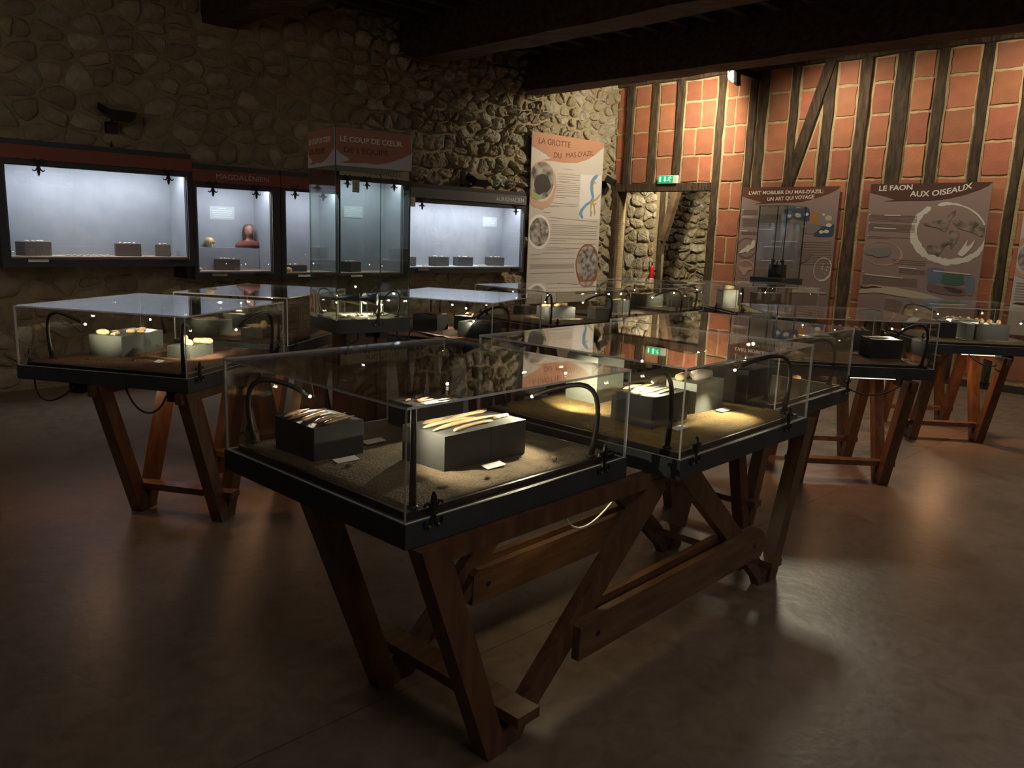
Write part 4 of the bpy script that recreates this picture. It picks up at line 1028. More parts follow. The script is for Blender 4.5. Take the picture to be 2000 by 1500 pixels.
# fade the front of the skull into a face: cheek and brow
b.build('cranium', M_bone, sk, True)
f = MB(); f.prism([(-.034, .078), (.034, .078), (.038, .060), (.030, .040), (.024, .014), (-.024, .014), (-.030, .040), (-.038, .060)], .0, .028, m=frame(Vector((1, 0, 0)), Vector((0, 0, 1)), Vector((0, -1, 0)), Vector((0, -.035, 0))))
f.build('face', M_bone, sk)
for s in (-1, 1): MB().lathe([(.0115, 0), (.012, .002), (.004, .003)], 10, m=frame(Vector((1, 0, 0)), Vector((0, 0, 1)), Vector((0, -1, 0)), Vector((s * .017, -.062, .058)))).build('eye_socket', M_black, sk)
MB().prism([(0, .046), (-.008, .030), (.008, .030)], 0, .003, m=frame(Vector((1, 0, 0)), Vector((0, 0, 1)), Vector((0, -1, 0)), Vector((0, -.0622, 0)))).build('nose_opening', M_black, sk)
MB().prism([(-.026, .016), (.026, .016), (.022, .0), (-.022, .0)], .0, .026, m=frame(Vector((1, 0, 0)), Vector((0, 0, 1)), Vector((0, -1, 0)), Vector((0, -.034, 0)))).build('jaw', M_bone, sk)
# bust of a long-haired woman in a red-brown shawl, solid stand-in for a reflection
M_skin = mat('wax_skin', (.30, .145, .095), .5); M_hair = mat('brown_hair', (.085, .045, .03), .6); M_shawl = mat('red_brown_shawl', (.17, .045, .03), .8)
bu = empty('bust', S2.matrix_world @ Matrix.Translation((.735, zr, .070)) @ Matrix.Rotation(-math.pi / 2, 4, 'X') @ Matrix.Rotation(R(-6), 4, 'Z') @ Matrix.Scale(1.12, 4), 'bust of a long-haired woman in a red-brown shawl, a reflection built solid', 'bust')
def ell_loft(rings, seg=18):
    """rings: (z, rx, ry, cx, cy) bottom to top"""
    vs = []; fs = []
    for z, rx, ry, cx, cy in rings:
        for k in range(seg):
            a = 2 * math.pi * k / seg; vs.append((cx + rx * math.cos(a), cy + ry * math.sin(a), z))
    for i in range(len(rings) - 1):
        for k in range(seg): fs.append((i * seg + k, i * seg + (k + 1) % seg, (i + 1) * seg + (k + 1) % seg, (i + 1) * seg + k))
    fs.append(tuple(range(seg))[::-1]); fs.append(tuple((len(rings) - 1) * seg + k for k in range(seg)))
    return vs, fs
v_, f_ = ell_loft([(0, .125, .050, 0, 0), (.03, .120, .048, 0, 0), (.055, .085, .042, 0, 0), (.070, .042, .034, 0, 0), (.085, .027, .027, 0, -.004), (.105, .025, .026, 0, -.006), (.113, .030, .036, 0, -.012), (.125, .036, .044, 0, -.012), (.145, .042, .050, 0, -.008), (.170, .045, .053, 0, -.004), (.190, .043, .052, 0, 0), (.208, .034, .042, 0, .002), (.218, .018, .024, 0, .002)])
for i, p in enumerate(v_):                       # nose, eye hollows, mouth
    x, y, z = p
    if y < -.035 and abs(x) < .012 and .140 < z < .150: p = (x, y - .014, z)
    if y < -.03 and .010 < abs(x) < .03 and .165 < z < .175: p = (x, y + .008, z)
    if y < -.035 and abs(x) < .012 and .120 < z < .130: p = (x, y - .005, z)
    v_[i] = p
MB().add(v_, f_).build('figure', M_skin, bu, True)
for s in (-1, 1): MB().lathe([(.001, .004), (.0085, .0), (.0085, -.004)][::-1], 10, m=frame(Vector((1, 0, 0)), Vector((0, 0, 1)), Vector((0, -1, 0)), Vector((s * .019, -.0415, .169))), sy=.5).build('eye', M_hair, bu)
MB().lathe([(.001, .003), (.013, .0), (.013, -.006)][::-1], 10, m=frame(Vector((1, 0, 0)), Vector((0, 0, 1)), Vector((0, -1, 0)), Vector((0, -.0575, .131))), sy=.30).build('mouth', mat('red_lip', (.25, .07, .05), .5), bu)
v_, f_ = ell_loft([(.035, .046, .026, 0, .036), (.09, .050, .030, 0, .030), (.14, .053, .038, 0, .022), (.18, .052, .046, 0, .012), (.205, .043, .046, 0, .006), (.222, .026, .030, 0, .004)])
MB().add(v_, f_).build('hair', M_hair, bu, True)
v_, f_ = ell_loft([(0, .135, .056, 0, 0), (.030, .130, .056, 0, 0), (.050, .104, .052, 0, 0), (.062, .075, .046, 0, 0), (.066, .060, .040, 0, 0)])
MB().add(v_, f_).build('shawl', M_shawl, bu, True)
zf = .070
w_ = wall_plinth(S3, .24, zf, .26, .07, .15, M_plinth, 'low dark plinth in the showcase behind the left pane of the tall tower', 0); flakes(w_, .07, 3, .08, 'small figurine-like flint on the low dark plinth behind the tall tower', 'flints on the low dark plinth', 340)
mw = S3.matrix_world @ Matrix.Translation((.13, zf, .3)) @ Matrix.Rotation(-math.pi / 2, 4, 'X'); find_chunk(mw, 0, 0, 0, 0, .09, .05, .05, M_bone, 'glowing cream stone at the left of the showcase behind the tower', None, 'round_stone', 'round stone', 345)
zf = .066
w_ = wall_plinth(S4, .28, zf, .19, .115, .15, M_plinth, 'dark plinth in the showcase with the beige band', 18); flakes(w_, .115, 3, .07, 'pale flake on the dark plinth of the beige-band showcase', 'flakes behind the tower', 350)
zf = .081
for i, (x, wd, rot, lb) in enumerate(((.10, .20, 12, 'at the left edge'), (.62, .22, 4, 'second from the left'), (1.03, .22, -12, 'third from the left'), (1.60, .24, -28, 'at the right end'))):
    w_ = wall_plinth(S5, x + .03, zf, wd, .112, .15, M_plinth, 'grey plinth %s of the showcase titled AURIGNACIEN' % lb, rot)
    flakes(w_, .112, 4 if i < 2 else 3, .07, 'pale flint on the AURIGNACIEN plinth %s' % lb, 'flints on the plinth ' + lb, 360 + i)
for i in range(5):
    mw = S5.matrix_world @ Matrix.Translation(((.33, .38, 1.26, 1.31, 1.36)[i], zf, .3)) @ Matrix.Rotation(-math.pi / 2, 4, 'X'); find_chunk(mw, 0, 0, 0, 40 * i, .05, .03, .016, M_flint, 'white flint chip on the shelf of the AURIGNACIEN showcase, %s from the left' % ORD[i], 'chips on the white shelf', 'flint_flake', 'flint', 370 + i)
bx = MB().box(-7.66, 1.03, .0, -7.60, 1.152, .34, m=FL).build('junction_box', M_black); tag(bx, 'black box tucked under the corner of the longest wall showcase', 'box')

# ================================================================== PRINTED BOARDS
class Sheet:
    """maps measured sketch units to metres on a flat board by its four corners"""
    def __init__(s, tl, tr, bl, br, w_, h): s.c = [Vector(p) for p in (tl, tr, bl, br)]; s.w = w_; s.h = h
    def __call__(s, x, y):
        tl, tr, bl, br = s.c; u = v = .5
        for _ in range(12):
            p = (tl * (1 - u) + tr * u) * (1 - v) + (bl * (1 - u) + br * u) * v
            du = (tr - tl) * (1 - v) + (br - bl) * v; dv = (bl - tl) * (1 - u) + (br - tr) * u
            e = Vector((x, y)) - p; det = du.x * dv.y - du.y * dv.x
            u += (e.x * dv.y - e.y * dv.x) / det; v += (du.x * e.y - du.y * e.x) / det
        return u * s.w, -v * s.h
LZ = [0]
def patch(board, sh, pts, m, name='print', lift=None):
    q = [sh(*p) for p in pts]
    if name not in ('heading_brush', 'map_sheet', 'photo_strip'):      # round the outline as a brush would
        n = len(q); r_ = []
        for i in range(n):
            a, b, c, d = (Vector(q[(i + k - 1) % n]) for k in range(4))
            for t in (0, .25, .5, .75):
                # cardinal spline, tension .35
                m0 = (c - a) * .35; m1 = (d - b) * .35
                v = b * (2 * t ** 3 - 3 * t * t + 1) + m0 * (t ** 3 - 2 * t * t + t) + c * (-2 * t ** 3 + 3 * t * t) + m1 * (t ** 3 - t * t)
                r_.append((min(max(v.x, .001), sh.w - .001), v.y))
        q = r_
    LZ[0] += 1
    z = .0125 + (lift if lift is not None else .0006 * (LZ[0] % 40))
    b = MB(); b.prism(q, z, z + .0004)
    return b.build(name, m, board)
def ring(board, sh, cx, cy, rx, ry, prof, m, rot=0, n=48, name='brush_ring', lift=.02):
    """hand-brushed ring: prof(t) gives the stroke width in sketch units, 0..1 around"""
    b = MB(); vs = []; fs = []; r3 = random.Random(int(cx + cy))
    for i in range(n + 1):
        t = i / n; a = 2 * math.pi * t; w = max(prof(t), .0)
        for k in (1 - w / (2 * rx) * r3.uniform(.7, 1.2), 1 + w / (2 * rx) * r3.uniform(.7, 1.3)):
            x, y = rx * k * math.cos(a), ry * k * math.sin(a)
            xr = x * math.cos(rot) - y * math.sin(rot); yr = x * math.sin(rot) + y * math.cos(rot)
            p = sh(cx + xr, cy + yr); vs.append((min(max(p[0], .002), sh.w - .002), p[1], .0125 + lift * .1))
    for i in range(n):
        fs.append((2 * i, 2 * i + 1, 2 * i + 3, 2 * i + 2)[::-1])
    return b.add(vs, fs).build(name, m, board)
def oval(board, sh, cx, cy, rx, ry, m, n=28, lift=.01, name='photo', jit=0, x0=None):
    r4 = random.Random(int(cx)); pts = []
    for i in range(n):
        a = 2 * math.pi * i / n; k = 1 + r4.uniform(-jit, jit); pts.append((cx + rx * k * math.cos(a), cy + ry * k * math.sin(a)))
    q = [sh(*p) for p in pts]; q = [(min(max(p[0], .002), sh.w - .002), p[1]) for p in q]
    b = MB(); b.prism(q, .0125 + lift * .1, .0128 + lift * .1); return b.build(name, m, board)
def text_lines(board, sh, rows, m, th=6, lift=.03):
    b = MB()
    for x0, x1, y, dy in rows:
        q = [sh(x0, y), sh(x1, y + dy), sh(x1, y + dy + th), sh(x0, y + th)]; b.prism(q, .0125 + lift * .1, .0128 + lift * .1)
    o = b.build('text_line', m, board); o['kind'] = 'stuff'; return o
P_cream = mat('print_cream', (.52, .475, .43), .7); P_orange = mat('print_orange', (.42, .21, .13), .7); P_brown = mat('print_brown', (.13, .045, .025), .7)
P_mauve = mat('print_mauve', (.29, .205, .185), .7); P_darkb = mat('print_dark_brown', (.085, .032, .020), .7); P_white = mat('print_white', (.66, .62, .56), .7)
P_pink = mat('print_pink', (.50, .31, .22), .7); P_blue = mat('print_blue', (.13, .27, .44), .7); P_ochre = mat('print_ochre', (.45, .32, .10), .7)
P_navy = mat('print_navy', (.045, .07, .14), .7); P_green = mat('print_green', (.09, .16, .09), .7); P_grey = mat('print_grey', (.22, .19, .175), .7); P_pale = mat('print_pale', (.50, .43, .34), .7)
P_map = mat('print_map', (.64, .60, .58), .7); P_stone = mat('photo_carving', (.30, .235, .20), .7, color2=(.11, .08, .07), vscale=16)
P_cave = mat('photo_cave', (.38, .35, .31), .7, color2=(.05, .04, .035), vscale=7); P_rock = mat('photo_rock', (.42, .38, .35), .7, color2=(.08, .07, .065), vscale=13); P_pinkink = mat('print_faded_line', (.21, .15, .135), .7)
P_line = mat('print_text', (.34, .30, .28), .7); P_text = mat('print_letter_brown', (.16, .055, .03), .7); P_lettering = mat('print_letter_white', (.72, .68, .62), .7)
def board(F_, s0, z1, w_, h, m, label, off=.03):
    mw = F_ @ Matrix.Translation((s0, z1, off))
    o = MB().box(0, -h, 0, w_, 0, .012).build('poster_board', m, None, False, mw); tag(o, label, 'poster'); return o

# --- white cave banner on the stone wall
bn = board(FL, -2.67, 2.998, 1.575, 2.42, P_cream, 'tall white cave banner with an orange brush heading, on the stone wall', .145)
sh = Sheet((112, 290), (628, 378), (90, 1390), (594, 1392), 1.575, 2.20)
patch(bn, sh, [(112, 290), (628, 378), (628, 412), (600, 428), (560, 460), (500, 492), (420, 512), (330, 508), (250, 495), (170, 488), (205, 482), (243, 474), (222, 468), (215, 455), (160, 420), (112, 392)], P_orange, 'heading_brush', .0006)
lettering('LA GROTTE', .135, -.150, .085, P_text, bn, .0145, width=.67, bold=.009)
lettering('DU', .46, -.318, .082, P_text, bn, .0145, width=.16, bold=.009)
lettering("MAS-D'AZIL", .72, -.305, .080, P_text, bn, .0145, width=.62, bold=.0, warp=lambda x: x * .15)
ring(bn, sh, 178, 650, 96, 150, lambda t: 10 + 26 * max(0, math.sin(2 * math.pi * t)), P_pink, lift=.02)
oval(bn, sh, 178, 628, 84, 128, P_cave, lift=.03, name='cave_photo')
patch(bn, sh, [(128, 650), (138, 605), (160, 588), (190, 582), (218, 600), (236, 640), (240, 680), (220, 705), (190, 712), (165, 726), (140, 706)], mat('print_cave_dark', (.035, .03, .028), .7), 'cave_mouth', .0042)
patch(bn, sh, [(108, 690), (150, 720), (185, 742), (150, 760), (112, 735)], mat('print_leaf', (.30, .34, .13), .7), 'grass_print', .0048)
ring(bn, sh, 168, 985, 72, 112, lambda t: 6 + 10 * abs(math.sin(3 * t)), mat('print_white2', (.72, .69, .66), .7), lift=.02)
oval(bn, sh, 168, 985, 64, 100, P_rock, lift=.03, name='rock_photo')
ring(bn, sh, 520, 1225, 84, 138, lambda t: 10 + 24 * max(0, math.sin(2 * math.pi * t + .4)), mat('print_rust', (.27, .10, .05), .7), lift=.02)
oval(bn, sh, 522, 1218, 78, 122, P_rock, lift=.03, name='rock_photo')
patch(bn, sh, [(455, 590), (612, 605), (604, 912), (446, 900)], P_map, 'map_sheet', .0008)
patch(bn, sh, [(585, 596), (555, 605), (530, 640), (528, 700), (540, 750), (530, 775), (490, 800), (455, 840), (448, 870), (468, 898), (482, 894), (472, 868), (480, 840), (510, 808), (548, 785), (558, 750), (548, 700), (550, 650), (575, 622)], P_blue, 'river_print', .0030)
for k, pts in enumerate(([(552, 640), (575, 655), (553, 662), (545, 700), (552, 720), (545, 690)], [(530, 790), (556, 770), (580, 752), (606, 728), (600, 752), (570, 780), (552, 790), (572, 800), (560, 812), (545, 806), (538, 842), (530, 842), (534, 806)], [(556, 800), (580, 792), (566, 816), (574, 860), (566, 880), (560, 842)], [(534, 842), (548, 856), (540, 886), (532, 878)])): patch(bn, sh, pts, P_ochre, 'map_gallery', .0034 + .0003 * k)
rows = [(330, 392, 548, 7), (190, 246, 846, 4), (115, 180, 1142, 2)]
rows += [(285, 446, 580 + 17 * k, 17) for k in range(3)] + [(285, 380, 632, 6)] + [(310, 420, 640, 10)] + [(280, 445, 655 + 13 * k, 13) for k in range(5)] + [(275, 440, 728, 14), (275, 350, 742, 6), (250, 440, 780, 22), (230, 430, 800, 12), (230, 300, 805, 4)]
rows += [(235, 590, 882, 42), (240, 300, 905, 4), (255, 588, 932, 24), (255, 588, 945, 24), (255, 480, 960, 12), (252, 585, 975, 18), (250, 585, 990, 18), (250, 585, 1004, 18), (245, 585, 1030, 18), (245, 360, 1045, 5), (240, 585, 1066, 16), (225, 470, 1096, 14), (225, 380, 1110, 6), (190, 425, 1132, 8), (118, 425, 1172, 6)] + [(115, 420, 1212 + 9 * k, 6) for k in range(4)] + [(112, 420, 1276, 3)]
text_lines(bn, sh, rows, P_line, 3)
patch(bn, sh, [(92, 1375), (110, 1366), (140, 1368), (160, 1352), (178, 1350), (170, 1366), (145, 1386), (115, 1390)], mat('print_rust', (.27, .10, .05), .7), 'brush_mark', .0040)
patch(bn, sh, [(436, 1400), (594, 1402), (592, 1440), (434, 1438)], P_grey, 'photo_strip', .0044)

# --- travelling-art poster
p2 = board(FR, 2.350, 2.325, 1.375, 1.62, P_mauve, 'mauve poster behind the dark tower, headed in white on a brown brush stroke', .06)
sh = Sheet((265, 185), (1205, 160), (200, 1100), (1108, 1200), 1.375, 1.36)
patch(p2, sh, [(265, 185), (1205, 160), (1180, 195), (1100, 235), (960, 285), (860, 312), (700, 322), (560, 326), (470, 334), (378, 338), (470, 318), (380, 298), (262, 268)], P_brown, 'heading_brush', .0006)
lettering("L'ART MOBILIER DU MAS-D'AZIL:", .10, -.085, .046, P_lettering, p2, .0145, width=1.06, bold=.02, warp=lambda x: -.012 + .012 * x)
lettering('UN ART QUI VOYAGE', .385, -.185, .050, P_lettering, p2, .0145, width=.66, bold=.02, warp=lambda x: .05 * x)
patch(p2, sh, [(705, 375), (900, 362), (932, 410), (925, 490), (870, 495), (780, 470), (720, 500), (690, 560), (680, 470)], P_navy, 'map_print', .0010)
patch(p2, sh, [(1000, 590), (1060, 540), (1150, 520), (1135, 640), (970, 640)], P_navy, 'map_print', .0014)
patch(p2, sh, [(935, 430), (990, 402), (1010, 450), (1045, 440), (1040, 500), (1000, 525), (935, 520)], mat('print_amber', (.40, .19, .05), .7), 'map_print', .0018)
patch(p2, sh, [(770, 500), (850, 505), (930, 520), (1020, 530), (1000, 590), (940, 620), (860, 600), (790, 590)], P_grey, 'map_print', .0022)
patch(p2, sh, [(1010, 450), (1050, 400), (1150, 390), (1150, 520), (1060, 545), (1010, 530)], mat('print_mid_grey', (.25, .21, .20), .7), 'map_print', .0026)
for k, (x, y, r_) in enumerate(((735, 445, 24), (820, 438, 30), (900, 430, 20), (1103, 465, 34), (1085, 592, 24), (1040, 600, 22), (1105, 535, 26), (880, 545, 14), (1060, 432, 14))): oval(p2, sh, x, y, r_, r_ * .75, P_white if k != 3 else P_pale, 12, .034 + .002 * k, 'find_print', .15)
ring(p2, sh, 318, 745, 96, 92, lambda t: 8 + 10 * abs(math.sin(4 * t)), mat('print_wine', (.20, .11, .10), .7), lift=.02)
patch(p2, sh, [(232, 792), (270, 762), (312, 735), (330, 715), (360, 718), (372, 680), (400, 672), (405, 705), (395, 745), (360, 760), (325, 795), (318, 780), (270, 790)], P_white, 'carved_horse_print', .0036)
ring(p2, sh, 305, 945, 92, 84, lambda t: 6 + 12 * max(0, math.sin(2 * math.pi * t + 3)), P_pink, lift=.022)
patch(p2, sh, [(240, 905), (300, 930), (370, 920), (380, 955), (340, 960), (310, 1000), (285, 1005), (265, 965), (245, 950)], P_pink, 'carved_deer_print', .0040)
ring(p2, sh, 1052, 962, 78, 112, lambda t: 6 + 16 * max(0, math.sin(2 * math.pi * t + 1.2)), P_white, rot=.22, lift=.024)
for k, (x0, y0, x1, y1) in enumerate(((1045, 950, 1060, 905), (1070, 1000, 1100, 930), (1085, 970, 1105, 905))): text_lines(p2, sh, [(x0, x0 + 8, y0, 0), (x1 - 8, x1, y1, 0), ((x0 + x1) / 2 - 5, (x0 + x1) / 2 + 5, (y0 + y1) / 2, 0)], P_white, 14)
patch(p2, sh, [(205, 1075), (260, 1062), (330, 1068), (395, 1062), (330, 1088), (250, 1092)], P_pale, 'brush_mark', .0044)
patch(p2, sh, [(700, 1130), (800, 1112), (900, 1132), (1000, 1165), (1095, 1205), (900, 1190), (700, 1175)], P_pale, 'brush_swoosh', .0048)
patch(p2, sh, [(800, 780), (900, 760), (960, 800), (900, 880), (830, 900), (860, 830)], P_pinkink, 'faint_drawing', .0052)
rows = [(275, 425, 388 + 12 * k, 1) for k in range(4)] + [(270, 430, 470 + 13 * k, 1) for k in range(6)] + [(262, 430, 592 + 11 * k, 1) for k in range(3)]
rows += [(445, 660, 430 + 15 * k, 2) for k in range(18)] + [(480, 830, 700 + 16 * k, 6) for k in range(10)] + [(840, 1130, 690 + 24 * k, 10) for k in range(10)]
text_lines(p2, sh, rows, P_pinkink, 4)
text_lines(p2, sh, [(262, 375, 452, 2), (245, 328, 580, 2), (440, 580, 566, 2), (570, 815, 680, 6), (490, 680, 732, 4), (470, 765, 862, 8), (270, 284, 386, 0), (260, 272, 560, 0)], P_white, 8, .034)

# --- fawn poster
p3 = board(FR, 4.108, 2.345, 1.35, 1.62, P_mauve, 'brown-mauve poster of a carved fawn inside a big white brush ring', .06)
sh = Sheet((215, 150), (1403, 120), (107, 1200), (1282, 1200), 1.35, 1.33)
patch(p3, sh, [(215, 150), (1403, 120), (1360, 155), (1290, 190), (1150, 240), (980, 280), (820, 300), (620, 304), (470, 310), (352, 314), (470, 294), (380, 270), (208, 234)], P_darkb, 'heading_brush', .0006)
lettering('LE FAON', .105, -.085, .062, P_lettering, p3, .0145, width=.39, bold=.022, warp=lambda x: .03 * x)
lettering('AUX OISEAUX', .475, -.150, .066, P_lettering, p3, .0145, width=.67, bold=.022, warp=lambda x: -.07 * x + .30 * x * x)
ring(p3, sh, 1012, 590, 345, 268, lambda t: 0 if .66 < t < .70 else (18 + 60 * max(0, math.sin(2 * math.pi * (t - .02))) + 46 * max(0, math.sin(2 * math.pi * (t - .30)) ) * (t > .3)), P_white, lift=.012, n=72)
patch(p3, sh, [(1100, 780), (1140, 720), (1190, 645), (1180, 700), (1205, 700), (1255, 640), (1230, 710), (1180, 770), (1140, 800)], P_white, 'brush_hair', .0024)
patch(p3, sh, [(752, 505), (800, 505), (850, 490), (900, 480), (950, 465), (1000, 430), (1020, 410), (1072, 376), (1065, 420), (1040, 445), (1020, 490), (1000, 545), (970, 580), (930, 560), (870, 540), (800, 535)], P_stone, 'carving_photo', .0030)
patch(p3, sh, [(1045, 480), (1090, 462), (1140, 480), (1200, 470), (1270, 480), (1285, 505), (1230, 530), (1300, 520), (1350, 505), (1345, 560), (1320, 612), (1260, 590), (1190, 565), (1120, 550), (1070, 515)], P_stone, 'carving_photo', .0034)
patch(p3, sh, [(785, 745), (820, 712), (880, 705), (920, 720), (950, 680), (1000, 630), (1020, 575), (1060, 565), (1105, 580), (1100, 640), (1060, 700), (1035, 740), (1030, 690), (990, 700), (940, 770), (910, 805), (870, 790), (830, 795)], P_stone, 'carving_photo', .0038)
ring(p3, sh, 348, 812, 205, 112, lambda t: 8 + 22 * max(0, math.sin(2 * math.pi * t + 1.0)), P_pink, lift=.016, n=56)
patch(p3, sh, [(165, 800), (200, 785), (250, 768), (330, 762), (400, 750), (432, 722), (442, 780), (420, 830), (380, 840), (300, 850), (230, 830), (185, 830)], P_grey, 'carving_photo', .0042)
patch(p3, sh, [(820, 930), (975, 925), (960, 1050), (825, 1060)], mat('print_sea', (.12, .17, .27), .7), 'map_print', .0010)
patch(p3, sh, [(975, 970), (1165, 975), (1160, 1060), (1060, 1075), (945, 1060), (965, 1010)], mat('print_forest', (.06, .13, .085), .7), 'map_print', .0014)
patch(p3, sh, [(1165, 980), (1262, 990), (1250, 1150), (1185, 1145), (1175, 1060)], mat('print_slate_blue', (.15, .18, .23), .7), 'map_print', .0018)
patch(p3, sh, [(825, 1075), (950, 1082), (1050, 1080), (1170, 1095), (1175, 1160), (1000, 1165), (830, 1140)], mat('print_dusk', (.16, .12, .115), .7), 'map_print', .0022)
patch(p3, sh, [(975, 1092), (1060, 1096), (1150, 1115), (1140, 1145), (1040, 1135)], mat('print_wine_dark', (.09, .035, .03), .7), 'map_print', .0026)
patch(p3, sh, [(108, 1215), (135, 1172), (200, 1140), (255, 1116), (380, 1130), (480, 1130), (600, 1145), (760, 1162), (880, 1185), (1005, 1222), (800, 1228), (500, 1210), (300, 1195)], P_pale, 'brush_swoosh', .0028)
patch(p3, sh, [(120, 1140), (180, 1150), (260, 1130), (370, 1142), (260, 1152), (180, 1165), (135, 1160)], P_darkb, 'brush_mark', .0034)
rows = [(205, 700, 440 + 14 * k, 2) for k in range(5)] + [(200, 680, 525 + 13 * k, 2) for k in range(6)] + [(195, 640, 648, 2), (190, 420, 662, 1)] + [(530, 800, 950 + 12 * k, 1) for k in range(4)] + [(150, 720, 1035 + 14 * k, 3) for k in range(6)] + [(460, 800, 860 + 18 * k, 2) for k in range(3)]
text_lines(p3, sh, rows, P_pinkink, 4)
text_lines(p3, sh, [(365, 535, 440, -2), (262, 490, 564, 0), (525, 708, 930, 6), (165, 575, 1018, 14), (875, 1222, 944, 14), (205, 222, 438, 0), (200, 214, 520, 0), (190, 204, 644, 0), (150, 164, 994, 0)], P_white, 9, .034)
# --- next poster at the picture's edge
p4 = board(FR, 5.80, 2.33, 1.2, 1.66, P_cream, 'white poster with an orange ring only partly seen at the right edge', .05)
sh = Sheet((0, 0), (1200, 0), (0, 1600), (1200, 1600), 1.2, 1.6)
patch(p4, sh, [(0, 0), (1200, 0), (1200, 120), (800, 250), (300, 200), (0, 160)], P_orange, 'heading_brush', .0006)
ring(p4, sh, 120, 800, 170, 210, lambda t: 20 + 30 * abs(math.sin(3 * t)), P_pink)
oval(p4, sh, 130, 800, 120, 150, P_rock, lift=.03)
text_lines(p4, sh, [(30, 500, 1080 + 30 * k, 0) for k in range(7)], P_line, 8)
patch(p4, sh, [(10, 1330), (60, 1300), (160, 1300), (120, 1330)], P_darkb, 'brush_mark', .004)
# ================================================================== TALL TOWER WITH THE ORANGE HEADING
TYAW = 35.0
def tower():
    z0 = .944; s = .50
    mw = Matrix.Translation((-1.091, 4.876, 0)) @ Matrix.Rotation(R(TYAW), 4, 'Z')
    t = empty('display_tower', mw, 'tall square glass tower on a wooden pillar, orange headed panels on top', 'display tower')
    wv = .435
    b = MB(); b.box(-.004, -.004, z0, s + .004, wv + .004, z0 + .012)
    b.box(-.004, -.004, z0 + .012, s + .004, .016, z0 + .086); b.box(-.004, wv - .016, z0 + .012, s + .004, wv + .004, z0 + .086)
    b.box(-.004, .016, z0 + .012, .016, wv - .016, z0 + .086); b.box(s - .016, .016, z0 + .012, s + .004, wv - .016, z0 + .086)
    b.build('tray', M_slate, t)
    r6 = random.Random(9); n = 14; vs = []; fs = []
    for j in range(n + 1):
        for i in range(n + 1): vs.append((.018 + (s - .036) * i / n, .018 + (wv - .036) * j / n, z0 + .088 + r6.uniform(-.004, .004)))
    for j in range(n):
        for i in range(n): fs.append((j * (n + 1) + i, j * (n + 1) + i + 1, (j + 1) * (n + 1) + i + 1, (j + 1) * (n + 1) + i))
    MB().add(vs, fs).build('sand_bed', mat('pale_sand', (.36, .32, .20), .95, color2=(.28, .24, .15), vscale=30, bump=1, bscale=120), t, True)
    za, zb = z0 + .087, 2.172; g = .008; zp = 1.952
    TM = [M_towerglass, M_toweredge]
    pane((0, 0, za, s, g, zb), 'glass_side', t, 1, TM); pane((0, wv - g, za, s, wv, zb), 'glass_side', t, 1, TM)
    pane((0, g, za, g, wv - g, zb), 'glass_side', t, 0, TM); pane((s - g, g, za, s, wv - g, zb), 'glass_side', t, 0, TM)
    pane((0, 0, zb, s, wv, zb + g), 'glass_top', t, 2, TM)
    # printed heading panels just inside the glass, and the soffit between them
    HW = mat('panel_white', (.52, .49, .52), .7); HO = mat('panel_orange', (.36, .15, .085), .7); HD = mat('panel_letter', (.15, .045, .025), .7)
    def panel(M_, w_, nm):
        p = MB().box(0, 0, 0, w_, zb - zp, .004, m=None).build('heading_panel', HW, t, False, M_)
        q = MB(); H_ = zb - zp
        q.prism([(0, H_), (w_, H_), (w_, H_ * .47), (w_ * .9, H_ * .36), (w_ * .75, H_ * .22), (w_ * .6, H_ * .13), (w_ * .5, H_ * .10), (w_ * .35, H_ * .12), (w_ * .25, H_ * .09), (w_ * .04, H_ * .08), (w_ * .17, H_ * .16), (w_ * .15, H_ * .22), (w_ * .07, H_ * .30), (0, H_ * .42)], .0042, .0047)
        q.build('heading_brush', HO, p)
        lettering('LE COUP DE CŒUR', w_ * .05, H_ * .64, H_ * .145, P_lettering, p, .0050, width=w_ * .82, bold=.018)
        lettering("DE L'ÉQUIPE", w_ * .10, H_ * .36, H_ * .145, HD, p, .0050, width=w_ * .58, bold=.018)
    panel(frame(Vector((1, 0, 0)), Vector((0, 0, 1)), Vector((0, -1, 0)), Vector((.002, -.002, zp))), s - .004, 'front')
    panel(frame(Vector((0, -1, 0)), Vector((0, 0, 1)), Vector((-1, 0, 0)), Vector((-.002, wv - .002, zp))), wv - .004, 'left')
    panel(frame(Vector((0, 1, 0)), Vector((0, 0, 1)), Vector((1, 0, 0)), Vector((s + .002, .002, zp))), wv - .004, 'right')
    panel(frame(Vector((-1, 0, 0)), Vector((0, 0, 1)), Vector((0, 1, 0)), Vector((s - .002, wv + .002, zp))), s - .004, 'back')
    MB().box(.010, .010, zp, s - .010, wv - .010, zp + .008).build('soffit', mat('soffit_grey', (.33, .35, .30), .7), t)
    clamp(t, frame(Vector((1, 0, 0)), Vector((0, 0, 1)), Vector((0, -1, 0)), Vector((s * .55, -.0055, z0 + .085))), True, 1.15)
    # wooden pillar of four boards and its foot
    for (x0, y0, x1, y1) in ((.11, .10, .18, .34), (.32, .10, .39, .34), (.18, .12, .32, .15), (.18, .29, .32, .32)): MB().box(x0, y0, .05, x1, y1, z0).build('pillar_board', M_wood, t)
    MB().box(.05, .05, 0, s - .05, wv - .05, .05).build('foot', M_wood, t)
    MB().box(.30, .02, z0 - .04, .36, .09, z0 - .001).build('transformer_box', M_black, t)
    for x in (.06, .42): MB().tube(bez((x, .02, z0), (x, .0, z0 - .08), (x + .09, .0, z0 - .08), (x + .10, .03, z0), 10), .005, 6).build('cable', M_rubber, t, True)
    zs = z0 + .088
    card_ = MB().box(.0, -.045, 0, .095, -.0445, .15, m=None)
